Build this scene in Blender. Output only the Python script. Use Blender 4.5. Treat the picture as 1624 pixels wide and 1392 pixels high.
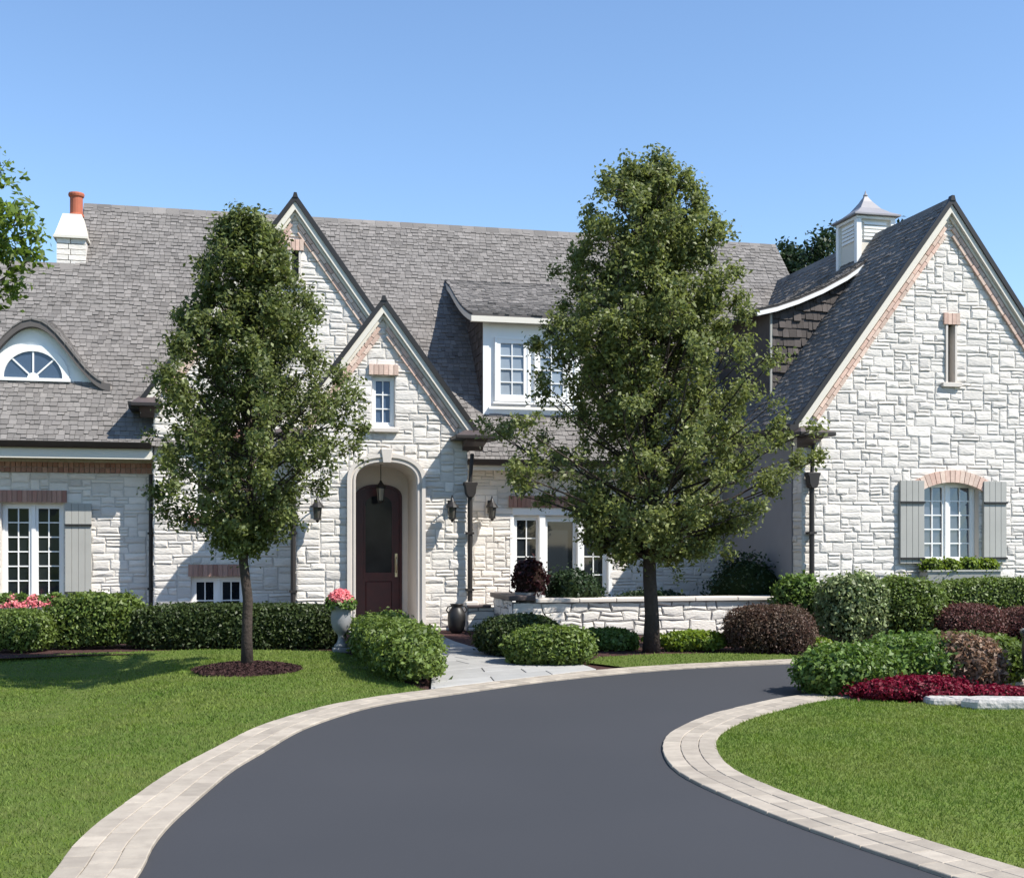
import bpy, math, random
import numpy as np
from mathutils import Vector, Matrix
R = random.Random(7)
NR = np.random.default_rng(7)
sc = bpy.context.scene
for o in list(bpy.data.objects): bpy.data.objects.remove(o)
COL = sc.collection
# ------------------------------------------------------------------ camera, sky, sun, exposure
YAW = math.radians(13.0); EYE = 1.6; F = 1907.0; CX, HY = 812.0, 856.0
cam_d = bpy.data.cameras.new('camera'); cam = bpy.data.objects.new('camera', cam_d); COL.objects.link(cam)
cam.location = (0, 0, EYE); cam.rotation_euler = (math.pi/2, 0, -YAW)
cam_d.sensor_width = 36; cam_d.lens = F/1624*36; cam_d.shift_y = (HY-696)/1624
cam_d.clip_start = .1; cam_d.clip_end = 3000
sc.camera = cam
SUN_AZ = math.radians(52); SUN_EL = math.radians(48.5)     # azimuth measured from the facade normal towards the right
to_sun = Vector((math.sin(SUN_AZ)*math.cos(SUN_EL), -math.cos(SUN_AZ)*math.cos(SUN_EL), math.sin(SUN_EL)))
w = bpy.data.worlds.new('World'); sc.world = w; w.use_nodes = True
nt = w.node_tree; bg = nt.nodes['Background']; sky = nt.nodes.new('ShaderNodeTexSky')
sky.sky_type = 'NISHITA'; sky.sun_disc = False; sky.sun_elevation = SUN_EL
sky.sun_rotation = math.atan2(to_sun.x, to_sun.y)
sky.altitude = 2000; sky.air_density = 1.38; sky.dust_density = 0; sky.ozone_density = 4.8
nt.links.new(sky.outputs[0], bg.inputs[0]); bg.inputs[1].default_value = .12
sd = bpy.data.lights.new('sun', 'SUN'); sd.energy = 4.4; sd.angle = math.radians(.53); sd.color = (1, .95, .87)
so = bpy.data.objects.new('sun', sd); COL.objects.link(so); so.rotation_euler = (-to_sun).to_track_quat('-Z', 'Y').to_euler()
so.location = (20, -15, 25)
vs = sc.view_settings; vs.view_transform = 'Standard'; vs.look = 'None'; vs.exposure = 0.85; vs.gamma = 1; vs.use_curve_mapping = False
sc.cycles.max_bounces = 6; sc.cycles.transparent_max_bounces = 6
# ------------------------------------------------------------------ photo pixel -> place (directions only; depth from ground or a wall plane)
SY, CYW = math.sin(YAW), math.cos(YAW)
def G(x, y, z=0.0):
    u = (x-CX)/F; v = (HY-y)/F; t = (z-EYE)/v
    return (t*(SY+u*CYW), t*(CYW-u*SY))
def P(x, y, Y):
    u = (x-CX)/F; v = (HY-y)/F; t = Y/(CYW-u*SY)
    return (t*(SY+u*CYW), EYE+t*v)
def proj(p):
    fw = p[0]*SY+p[1]*CYW; rt = p[0]*CYW-p[1]*SY
    return (CX+F*rt/fw, HY-F*(p[2]-EYE)/fw, fw)
# ------------------------------------------------------------------ materials
MATS = {}
def mat(name, col, rough=.8, col2=None, var=.12, nscale=6, namt=.3, ncol=None, bump=None, spec=.4, transl=0, metal=0, ior=1.45, big=None, stretch=None):
    m = bpy.data.materials.new(name); m.use_nodes = True; n = m.node_tree.nodes; l = m.node_tree.links
    b = n['Principled BSDF']; b.inputs['Roughness'].default_value = rough; b.inputs['Metallic'].default_value = metal
    b.inputs['IOR'].default_value = ior; b.inputs['Specular IOR Level'].default_value = spec
    at = n.new('ShaderNodeAttribute'); at.attribute_name = 'rnd'; oi = n.new('ShaderNodeObjectInfo')
    ad = n.new('ShaderNodeMath'); ad.operation = 'ADD'; l.new(at.outputs['Fac'], ad.inputs[0]); l.new(oi.outputs['Random'], ad.inputs[1])
    fr = n.new('ShaderNodeMath'); fr.operation = 'FRACT'; l.new(ad.outputs[0], fr.inputs[0])
    geo = n.new('ShaderNodeNewGeometry')
    mix = n.new('ShaderNodeMix'); mix.data_type = 'RGBA'
    mix.inputs[6].default_value = (*col, 1); mix.inputs[7].default_value = (*(col2 or col), 1); l.new(fr.outputs[0], mix.inputs[0])
    cur = mix.outputs[2]
    def noise(scale, detail=4):
        t = n.new('ShaderNodeTexNoise'); t.inputs['Scale'].default_value = scale; t.inputs['Detail'].default_value = detail
        if stretch:
            vm = n.new('ShaderNodeVectorMath'); vm.operation = 'MULTIPLY'; vm.inputs[1].default_value = stretch
            l.new(geo.outputs['Position'], vm.inputs[0]); l.new(vm.outputs[0], t.inputs['Vector'])
        else: l.new(geo.outputs['Position'], t.inputs['Vector'])
        return t
    if namt:
        t = noise(nscale); rp = n.new('ShaderNodeMapRange'); rp.inputs[1].default_value = .35; rp.inputs[2].default_value = .7
        rp.inputs[3].default_value = 0; rp.inputs[4].default_value = namt; l.new(t.outputs[0], rp.inputs[0])
        mx = n.new('ShaderNodeMix'); mx.data_type = 'RGBA'; l.new(rp.outputs[0], mx.inputs[0]); l.new(cur, mx.inputs[6])
        mx.inputs[7].default_value = (*(ncol or [c*.55 for c in col]), 1); cur = mx.outputs[2]
    if big:
        t = noise(big[0], 2); rp = n.new('ShaderNodeMapRange'); rp.inputs[1].default_value = .4; rp.inputs[2].default_value = .62
        rp.inputs[3].default_value = 0; rp.inputs[4].default_value = big[1]; l.new(t.outputs[0], rp.inputs[0])
        mx = n.new('ShaderNodeMix'); mx.data_type = 'RGBA'; l.new(rp.outputs[0], mx.inputs[0]); l.new(cur, mx.inputs[6])
        mx.inputs[7].default_value = (*big[2], 1); cur = mx.outputs[2]
    hs = n.new('ShaderNodeHueSaturation'); l.new(cur, hs.inputs['Color'])
    f2 = n.new('ShaderNodeMath'); f2.operation = 'MULTIPLY_ADD'; l.new(fr.outputs[0], f2.inputs[0]); f2.inputs[1].default_value = 7.31; f2.inputs[2].default_value = 0
    f3 = n.new('ShaderNodeMath'); f3.operation = 'FRACT'; l.new(f2.outputs[0], f3.inputs[0])
    mr = n.new('ShaderNodeMapRange'); l.new(f3.outputs[0], mr.inputs[0]); mr.inputs[3].default_value = 1-var; mr.inputs[4].default_value = 1+var
    l.new(mr.outputs[0], hs.inputs['Value']); cur = hs.outputs[0]
    l.new(cur, b.inputs['Base Color'])
    if bump:
        t = noise(bump[0], 6); bp = n.new('ShaderNodeBump'); bp.inputs['Strength'].default_value = bump[1]; bp.inputs['Distance'].default_value = bump[2] if len(bump) > 2 else .02
        l.new(t.outputs[0], bp.inputs['Height']); l.new(bp.outputs[0], b.inputs['Normal'])
    if transl:
        tr = n.new('ShaderNodeBsdfTranslucent'); h2 = n.new('ShaderNodeHueSaturation'); h2.inputs['Value'].default_value = 1.6; h2.inputs['Saturation'].default_value = 1.1
        l.new(cur, h2.inputs['Color']); l.new(h2.outputs[0], tr.inputs['Color'])
        ms = n.new('ShaderNodeMixShader'); ms.inputs[0].default_value = transl
        l.new(b.outputs[0], ms.inputs[1]); l.new(tr.outputs[0], ms.inputs[2]); l.new(ms.outputs[0], n['Material Output'].inputs[0])
    MATS[name] = m; return m
mat('stone', (.80, .745, .672), .9, (.60, .565, .52), .08, 6, .4, (.57, .535, .49), (14, .5, .02), .2, stretch=(1, 1, 3.0))
mat('mortar', (.62, .585, .535), .95, None, 0, 20, .4, (.3, .29, .27), (60, .5, .01), .1)
mat('joint', (.27, .255, .24), .95, None, 0, 20, .4, None, (60, .5, .01), .1)
mat('cutstone', (.60, .55, .495), .85, None, .05, 3, .3, (.47, .43, .385), (50, .2, .006), .25)
mat('shingle', (.215, .198, .184), .9, (.152, .140, .131), .17, 7, .35, (.14, .134, .128), (40, .5, .01), .2, big=(1.6, .25, (.225, .21, .198)))
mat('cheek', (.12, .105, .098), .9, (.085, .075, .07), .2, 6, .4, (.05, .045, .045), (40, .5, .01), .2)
mat('roofbase', (.12, .11, .105), .95, None, 0, 3, .3, None, None, .1)
mat('brick', (.60, .41, .335), .9, (.66, .53, .44), .15, 14, .35, (.36, .24, .18), (60, .5, .006), .2)
mat('redbrick', (.33, .17, .135), .9, (.40, .25, .20), .15, 14, .35, (.28, .18, .14), (60, .5, .006), .2)
mat('cream', (.66, .62, .54), .55, None, .03, 2, .15, (.62, .58, .5), None, .4)
mat('white', (.80, .80, .78), .45, None, .02, 3, .1, (.68, .68, .66), None, .4)
mat('copper', (.022, .018, .016), .5, None, .1, 5, .4, (.035, .027, .023), None, .5)
mat('iron', (.02, .018, .017), .45, None, .05, 5, .2, None, None, .5)
mat('capmetal', (.085, .065, .062), .55, None, .05, 3, .4, (.05, .04, .038), None, .5)
mat('shutter', (.36, .355, .325), .6, None, .03, 3, .15, None, (80, .1, .002), .4)
mat('glass', (.008, .011, .015), .03, (.02, .025, .032), .2, 2, 0, None, None, .5, ior=1.55)
mat('blindglass', (.26, .30, .34), .08, (.20, .24, .28), .1, 2, 0, None, None, .5, ior=1.6)
mat('bluepane', (.06, .09, .14), .05, (.045, .07, .115), .1, 2, 0, None, None, .5, ior=1.6)
mat('skyglass', (.05, .06, .085), .03, (.08, .09, .12), .2, 2, 0, None, None, .5, ior=2.0)
mat('curtain', (.35, .36, .38), .7, None, .05, 2, .2, None, None, .3)
mat('door', (.052, .007, .008), .4, None, .05, 8, .5, (.02, .004, .005), None, .5)
mat('brass', (.55, .45, .30), .3, None, 0, 3, 0, None, None, .5, metal=1)
mat('darkpane', (.07, .065, .055), .25, None, 0, 3, 0, None, None, .5)
mat('doorglass', (.010, .012, .017), .12, None, .1, 3, .3, (.05, .052, .06), None, .3, ior=1.3)
mat('shadegrey', (.27, .262, .272), .9, None, .05, 4, .3, (.22, .215, .22), (40, .3, .01), .2)  # plain wall grey, darkened to carry the courtyard shade
mat('lampglass', (.24, .225, .19), .2, None, 0, 3, 0, None, None, .5)
mat('terracotta', (.42, .13, .075), .8, None, .05, 6, .4, (.3, .09, .055), None, .3)
mat('asphalt', (.044, .0455, .051), .8, None, 0, 180, .35, (.029, .03, .034), (420, .35, .004), .3, big=(.35, .4, (.051, .0515, .057)))
mat('paver', (.40, .35, .285), .9, (.335, .292, .24), .12, 12, .5, (.25, .215, .18), (70, .35, .005), .2)
mat('sand', (.17, .15, .125), .95, None, 0, 30, .4, None, (60, .4, .01), .1)
mat('concrete', (.37, .36, .34), .9, (.31, .305, .29), .08, 5, .45, (.26, .25, .235), (60, .3, .005), .2)
mat('soil', (.035, .045, .02), .95, None, 0, 4, .4, (.03, .028, .015), None, .1)
mat('mulch', (.075, .038, .035), .95, (.05, .028, .026), .3, 30, .5, (.03, .018, .017), (60, .8, .03), .15)
mat('lawn', (.105, .15, .028), .9, (.085, .13, .024), .2, 5, .6, (.13, .14, .045), (60, .6, .02), .15)
mat('grass', (.160, .215, .037), .6, (.115, .168, .029), .3, 2.2, .65, (.185, .205, .065), None, .2, transl=.3, big=(.7, .55, (.082, .148, .024)))
mat('leaf', (.155, .18, .052), .5, (.105, .132, .042), .35, 2.2, .35, (.095, .115, .045), None, .5, transl=.35)
mat('leaf2', (.185, .21, .058), .5, (.135, .16, .055), .35, 2.0, .35, (.11, .13, .052), None, .5, transl=.36)
mat('leafbright', (.15, .21, .04), .45, (.10, .16, .03), .3, 2, .2, (.19, .21, .05), None, .5, transl=.35)
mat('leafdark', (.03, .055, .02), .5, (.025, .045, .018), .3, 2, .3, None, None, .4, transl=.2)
mat('boxwood', (.125, .18, .034), .5, (.08, .125, .026), .35, 4, .4, (.14, .17, .04), None, .45, transl=.22)
mat('yewdark', (.055, .08, .02), .5, (.036, .055, .016), .35, 3, .3, None, None, .4, transl=.15)
mat('shrubgreen', (.125, .20, .04), .5, (.08, .14, .03), .3, 4, .35, (.14, .18, .04), None, .45, transl=.25)
mat('variegated', (.34, .38, .20), .45, (.12, .18, .05), .35, 4, .4, (.07, .11, .035), None, .4, transl=.25)
mat('limeleaf', (.20, .26, .035), .5, (.13, .20, .03), .3, 4, .3, None, None, .4, transl=.3)
mat('barberry', (.115, .06, .048), .55, (.08, .052, .036), .35, 4, .4, (.09, .075, .04), None, .35, transl=.2)
mat('barberryred', (.15, .052, .05), .55, (.10, .05, .04), .35, 3, .4, (.07, .05, .03), None, .35, transl=.2)
mat('bronzeleaf', (.24, .135, .09), .5, (.12, .08, .045), .4, 5, .5, (.30, .20, .14), None, .35, transl=.2)
mat('burgundy', (.04, .010, .012), .5, (.028, .009, .010), .3, 4, .3, None, None, .35, transl=.15)
mat('redflower', (.22, .015, .036), .55, (.125, .010, .024), .35, 6, .2, (.09, .01, .02), None, .3, transl=.25)
mat('pinkflower', (.70, .17, .20), .6, (.75, .33, .34), .2, 6, .1, None, None, .3, transl=.3)
mat('bark', (.062, .048, .040), .9, None, .1, 14, .5, (.03, .024, .02), (30, .8, .02), .2)
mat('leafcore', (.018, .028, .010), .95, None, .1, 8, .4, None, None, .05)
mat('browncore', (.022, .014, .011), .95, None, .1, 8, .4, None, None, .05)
mat('urnstone', (.24, .245, .255), .8, None, .05, 7, .5, (.15, .155, .16), (30, .3, .01), .3)
mat('bluepot', (.018, .03, .042), .25, None, .05, 5, .3, (.03, .05, .065), None, .5)
mat('limestone', (.46, .44, .41), .9, None, .08, 9, .6, (.28, .265, .25), (16, .9, .03), .2)
mat('cupmetal', (.26, .25, .26), .5, None, .04, 3, .3, (.2, .19, .2), None, .5)
# ------------------------------------------------------------------ mesh tools
W = {}
def tag(o, label=None, cat=None, group=None, kind=None):
    if label: o['label'] = label
    if cat: o['category'] = cat
    if group: o['group'] = group
    if kind: o['kind'] = kind
    return o
def empty(name, loc, label=None, cat=None, group=None):
    o = bpy.data.objects.new(name, None); COL.objects.link(o); o.location = loc; o.empty_display_size = .2
    W[o.name] = Vector(loc); return tag(o, label, cat, group)
def link(name, me, m, parent=None, origin=None):
    o = bpy.data.objects.new(name, me); COL.objects.link(o)
    if m and not me.materials: me.materials.append(MATS[m])
    if parent: o.parent = parent; W[o.name] = W[parent.name].copy()
    else:
        o.location = origin or (0, 0, 0); W[o.name] = Vector(origin or (0, 0, 0))
    return o
def mk(name, v, f, m, parent=None, smooth=False, rnd=None, origin=None, kind=None):
    """v: world-space vertices"""
    v = np.asarray(v, float).reshape(-1, 3)
    off = W[parent.name] if parent else Vector(origin or (0, 0, 0))
    v = v-np.array(off)
    me = bpy.data.meshes.new(name)
    if isinstance(f, np.ndarray):
        k = f.shape[1]; me.vertices.add(len(v)); me.vertices.foreach_set('co', v.ravel())
        me.loops.add(f.size); me.loops.foreach_set('vertex_index', f.ravel().astype(np.int32))
        me.polygons.add(len(f)); me.polygons.foreach_set('loop_start', np.arange(0, f.size, k, dtype=np.int32))
        me.polygons.foreach_set('loop_total', np.full(len(f), k, dtype=np.int32)); me.update(calc_edges=True)
    else:
        me.from_pydata([tuple(p) for p in v], [], f); me.update()
    if smooth: me.polygons.foreach_set('use_smooth', np.ones(len(me.polygons), bool))
    if rnd is not None:
        a = me.attributes.new('rnd', 'FLOAT', 'FACE'); a.data.foreach_set('value', np.asarray(rnd, np.float32))
    o = link(name, me, m, parent, origin)
    if kind: o['kind'] = kind
    return o
class MB:
    def __init__(s): s.v = []; s.f = []; s.r = []; s.c = 0.0
    def add(s, vs, fs):
        b = len(s.v); s.v += [tuple(p) for p in vs]
        for f in fs: s.f.append(tuple(i+b for i in f)); s.r.append(s.c)
        return s
    def box(s, x0, x1, y0, y1, z0, z1):
        return s.add([(x0,y0,z0),(x1,y0,z0),(x1,y1,z0),(x0,y1,z0),(x0,y0,z1),(x1,y0,z1),(x1,y1,z1),(x0,y1,z1)],
                     [(3,2,1,0),(4,5,6,7),(0,1,5,4),(1,2,6,5),(2,3,7,6),(3,0,4,7)])
    def prism(s, poly, fn, a, b):
        """poly of (p,q); fn(p,q,d) -> xyz; extruded from d=a to d=b"""
        n = len(poly); vs = [fn(p, q, a) for p, q in poly]+[fn(p, q, b) for p, q in poly]
        return s.add(vs, [tuple(range(n)), tuple(range(2*n-1, n-1, -1))]+[(i, i+n, (i+1) % n+n, (i+1) % n) for i in range(n)])
    def prY(s, poly, y0, y1): return s.prism(poly, lambda p, q, d: (p, d, q), y0, y1)
    def prX(s, poly, x0, x1): return s.prism(poly, lambda p, q, d: (d, p, q), x0, x1)
    def prZ(s, poly, z0, z1): return s.prism(poly, lambda p, q, d: (p, q, d), z0, z1)
    def tube(s, pts, rad, n=8, cap=True):
        pts = [Vector(p) for p in pts]; vs = []; k = len(pts)
        rad = rad if hasattr(rad, '__len__') else [rad]*k
        ref = Vector((.37, .93, .11)).normalized()
        for i, p in enumerate(pts):
            d = (pts[min(i+1, k-1)]-pts[max(i-1, 0)]).normalized()
            a = d.cross(ref); a = a.normalized() if a.length > 1e-3 else Vector((1, 0, 0)); b = d.cross(a)
            for j in range(n):
                t = 2*math.pi*j/n; vs.append(p+(a*math.cos(t)+b*math.sin(t))*rad[i])
        fs = [(i*n+j, i*n+(j+1) % n, (i+1)*n+(j+1) % n, (i+1)*n+j) for i in range(k-1) for j in range(n)]
        if cap: fs += [tuple(range(n-1, -1, -1)), tuple(range((k-1)*n, k*n))]
        return s.add(vs, fs)
    def lathe(s, prof, c, n=20, arc=2*math.pi):
        vs = []; k = len(prof)
        for r, z in prof:
            for j in range(n): t = arc*j/n; vs.append((c[0]+r*math.cos(t), c[1]+r*math.sin(t), c[2]+z))
        return s.add(vs, [(i*n+j, i*n+(j+1) % n, (i+1)*n+(j+1) % n, (i+1)*n+j) for i in range(k-1) for j in range(n)]+[tuple(range(n-1, -1, -1)), tuple(range((k-1)*n, k*n))])
    def build(s, name, m, parent=None, smooth=False, kind=None, origin=None, bevel=0):
        o = mk(name, s.v, s.f, m, parent, smooth, s.r, origin, kind)
        if bevel:
            md = o.modifiers.new('edge', 'BEVEL'); md.width = bevel; md.segments = 1; md.limit_method = 'ANGLE'
        return o
def clip(poly, conv):
    """clip poly by convex counter-clockwise polygon"""
    out = list(poly)
    for i in range(len(conv)):
        a = conv[i]; b = conv[(i+1) % len(conv)]; inp = out; out = []
        if not inp: return []
        side = lambda p: (b[0]-a[0])*(p[1]-a[1])-(b[1]-a[1])*(p[0]-a[0])
        for j in range(len(inp)):
            p = inp[j]; q = inp[(j+1) % len(inp)]; sp, sq = side(p), side(q)
            if sp >= 0: out.append(p)
            if sp*sq < 0:
                t = sp/(sp-sq); out.append((p[0]+t*(q[0]-p[0]), p[1]+t*(q[1]-p[1])))
    return out
def area(p): return abs(sum(p[i][0]*p[(i+1) % len(p)][1]-p[(i+1) % len(p)][0]*p[i][1] for i in range(len(p))))/2
# ------------------------------------------------------------------ stone walls
def breaks(lo, hi, cuts, step):
    xs = sorted({lo, hi, *[c for c in cuts if lo < c < hi]}); out = [xs[0]]
    for a, b in zip(xs, xs[1:]):
        n = max(1, round((b-a)/step)); out += [a+(b-a)*(i+1)/n for i in range(n)]
    return out
def stone_layout(poly, holes=(), shape=None, gx=.08, gz=.06, big=1.0):
    """irregular ashlar: list of polygons, and backing polygons. holes: rects (u0,v0,u1,v1); shape(u,v)->True where open"""
    us = [p[0] for p in poly]; vs_ = [p[1] for p in poly]
    X = breaks(min(us), max(us), [c for h in holes for c in (h[0], h[2])], gx*big)
    Z = breaks(min(vs_), max(vs_), [c for h in holes for c in (h[1], h[3])], gz*big)
    nx, nz = len(X)-1, len(Z)-1; occ = np.zeros((nz, nx), bool); hole = np.zeros((nz, nx), bool)
    for j in range(nz):
        for i in range(nx):
            cu, cv = (X[i]+X[i+1])/2, (Z[j]+Z[j+1])/2
            if any(h[0] < cu < h[2] and h[1] < cv < h[3] for h in holes) or (shape and shape(cu, cv)): hole[j, i] = True
    occ |= hole; stones = []
    for j in range(nz):
        i = 0
        while i < nx:
            if occ[j, i]: i += 1; continue
            h = R.choices((1, 2, 3), (.36, .46, .18))[0]; wd = R.choices((2, 3, 4, 5, 6, 7), (.16, .24, .26, .19, .1, .05))[0]
            if h == 1: wd = max(wd, 3)
            if h == 3: wd = min(wd, 5)
            h = min(h, nz-j)
            while h > 1 and occ[j:j+h, i].any(): h -= 1
            k = 0
            while k < wd and i+k < nx and not occ[j:j+h, i+k].any(): k += 1
            if i+k < nx and not occ[j, i+k] and (i+k+1 >= nx or occ[j, i+k+1]) and not occ[j:j+h, i+k].any(): k += 1
            occ[j:j+h, i:i+k] = True
            pl = clip([(X[i], Z[j]), (X[i+k], Z[j]), (X[i+k], Z[j+h]), (X[i], Z[j+h])], poly)
            if len(pl) >= 3 and area(pl) > .0025: stones.append(pl)
            i += k
    back = []
    for j in range(nz):
        i = 0
        while i < nx:
            if hole[j, i]: i += 1; continue
            k = i
            while k < nx and not hole[j, k]: k += 1
            pl = clip([(X[i], Z[j]), (X[k], Z[j]), (X[k], Z[j+1]), (X[i], Z[j+1])], poly)
            if len(pl) >= 3: back.append(pl)
            i = k
    return stones, back
def stone_mesh(poly, fn, proud=None):
    """one hewn stone: fn(u,v,d) maps wall coordinates to the world"""
    cu = sum(p[0] for p in poly)/len(poly); cv = sum(p[1] for p in poly)/len(poly)
    if len(poly) >= 3:
        sx = max(p[0] for p in poly)-min(p[0] for p in poly); sz = max(p[1] for p in poly)-min(p[1] for p in poly)
    pts = []
    for i, p in enumerate(poly):
        q = poly[(i+1) % len(poly)]; pts.append(p)
        if math.hypot(q[0]-p[0], q[1]-p[1]) > .22: m_ = R.uniform(.35, .65); pts.append((p[0]+m_*(q[0]-p[0]), p[1]+m_*(q[1]-p[1])))
    j = .0045; ring = []
    for u, v in pts:
        du, dv = u-cu, v-cv
        ring.append((u-math.copysign(min(j+R.uniform(-.002, .017), abs(du)*.4), du), v-math.copysign(min(j+R.uniform(-.002, .012), abs(dv)*.4), dv)))
    pr = proud or R.uniform(.007, .023); n = len(ring); ins = min(.024, .2*min(sx, sz))
    r2 = [(u-math.copysign(min(ins*R.uniform(.5, 1.4), abs(u-cu)*.5), u-cu), v-math.copysign(min(ins*R.uniform(.5, 1.4), abs(v-cv)*.5), v-cv)) for u, v in ring]
    vs = [fn(u, v, -.01) for u, v in ring]+[fn(u, v, pr*R.uniform(.4, .7)) for u, v in ring]+[fn(u, v, pr*R.uniform(.8, 1.15)) for u, v in r2]+[fn(cu, cv, pr*R.uniform(.95, 1.35))]
    fs = []
    for i in range(n):
        k = (i+1) % n; fs += [(i, k, n+k, n+i), (n+i, n+k, 2*n+k, 2*n+i), (2*n+i, 2*n+k, 3*n)]
    return vs, fs
STONES = []     # (visible size, polygon, mapping, wall object)
CROWNS = [(230, 320, 570, 870), (800, 245, 1260, 870)]
def stone_wall(name, parent, poly, fn, holes=(), shape=None, big=1.0, skip=None, m='mortar', warp=.0035):
    ph_ = R.uniform(0, 6)
    def fnw(u, v, d): return fn(u+warp*(math.sin(v*15+u*6+ph_)+.7*math.sin(v*31-u*11)), v+warp*(math.sin(u*11+v*7+ph_)+.7*math.sin(u*27-v*9)), d)
    st, back = stone_layout(poly, holes, shape, big=big)
    b = MB()
    for pl in back: b.add([fn(u, v, 0) for u, v in pl], [tuple(range(len(pl)))])
    o = b.build(name, m, parent)
    for pl in st:
        cu = sum(p[0] for p in pl)/len(pl); cv = sum(p[1] for p in pl)/len(pl)
        x, y, z = proj(fn(cu, cv, 0)); s = area(pl)*(F/z)**2
        if not (-20 < x < 1644 and y < 1000): s *= .01
        if any(a < x < c and b_ < y < d for a, b_, c, d in CROWNS): s *= .45
        if skip and skip(x, y): s *= .05
        STONES.append((s, pl, fnw, o))
    return o
def flush_stones(thing, limit, m='stone', kindname='stone'):
    global STONES
    STONES.sort(key=lambda t: -t[0]); rest = MB()
    for i, (s, pl, fn, o) in enumerate(STONES):
        v, f = stone_mesh(pl, fn); r = R.random()
        if i < limit: mk(kindname, v, f, m, o, rnd=[r]*len(f))
        else: rest.c = r; rest.add(v, f)
    if rest.v: rest.build('stone_infill', m, thing, kind='stuff')
    STONES = []
# ------------------------------------------------------------------ shingles
def shingles(name, parent, curve, T, spans, U, m='shingle', expo=.118, wd=(.07, .16), t0=0.0, thick=.014, out=(0, 0, 1)):
    """curve(t) -> (point at s=0, up-slope unit vector); spans(t, point) -> [(s0,s1)]; U: unit vector along the courses"""
    U = np.array(U, float); V = []; Fc = []; Rn = []; t = t0
    while t < T:
        ex = expo
        p, up = curve(t); p = np.array(p, float); up = np.array(up, float); nrm = np.cross(U, up); nrm /= np.linalg.norm(nrm); nrm *= 1 if nrm@np.array(out) > 0 else -1
        for s0, s1 in spans(min(t+ex*.5, T), p):
            s = s0-R.uniform(0, .1)
            while s < s1:
                wv = R.uniform(*wd); a = max(s, s0); b = min(s+wv-.006, s1); s += wv
                if b-a < .02: continue
                dt = R.gauss(0, .012); th = thick*R.uniform(.7, 1.9); L = min(ex*1.25, max(T-t, .05))
                lo = p+up*dt; hi = p+up*L; k = len(V)
                V += [lo+U*a, lo+U*b, lo+U*a+nrm*th, lo+U*b+nrm*th, hi+U*a+nrm*.003, hi+U*b+nrm*.003]
                Fc += [(0+k, 1+k, 3+k, 2+k), (2+k, 3+k, 5+k, 4+k), (0+k, 2+k, 4+k, 4+k), (1+k, 5+k, 5+k, 3+k)]
                Fc[-2] = (0+k, 2+k, 4+k, 4+k); r = R.random(); Rn += [r]*4
        t += ex
    # split degenerate quads into triangles
    f2 = []; 
    for f in Fc: f2.append(tuple(dict.fromkeys(f)))
    return mk(name, V, f2, m, parent, rnd=Rn, kind='stuff')
def polycurve(pts):
    pts = [np.array(p, float) for p in pts]; seg = [np.linalg.norm(b-a) for a, b in zip(pts, pts[1:])]; tot = sum(seg)
    def c(t):
        for i, L in enumerate(seg):
            if t <= L or i == len(seg)-1: u = (pts[i+1]-pts[i])/L; return pts[i]+u*t, u
            t -= L
    return c, tot
# ------------------------------------------------------------------ leaves
def leaf_mesh(pos, nrm, size, aspect=.5, fold=.18):
    n = len(pos); nrm = nrm/np.maximum(np.linalg.norm(nrm, axis=1, keepdims=True), 1e-6)
    rv = NR.normal(size=(n, 3)); a = np.cross(nrm, rv); a /= np.maximum(np.linalg.norm(a, axis=1, keepdims=True), 1e-6); b = np.cross(nrm, a)
    s = size[:, None] if hasattr(size, '__len__') else size
    v = np.empty((n, 4, 3)); v[:, 0] = pos-a*s*.5; v[:, 2] = pos+a*s*.5
    v[:, 1] = pos+b*s*aspect*.5+nrm*s*fold; v[:, 3] = pos-b*s*aspect*.5+nrm*s*fold
    return v.reshape(-1, 3), np.arange(4*n).reshape(n, 4)
def noise3(p, k, seed):
    r = np.random.default_rng(seed); o = np.zeros(len(p))
    for i in range(5):
        d = r.normal(size=3); d /= np.linalg.norm(d); o += np.sin(p@d*k*r.uniform(.6, 1.7)+r.uniform(0, 6.28))
    return o/5
BS = [11]
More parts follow.
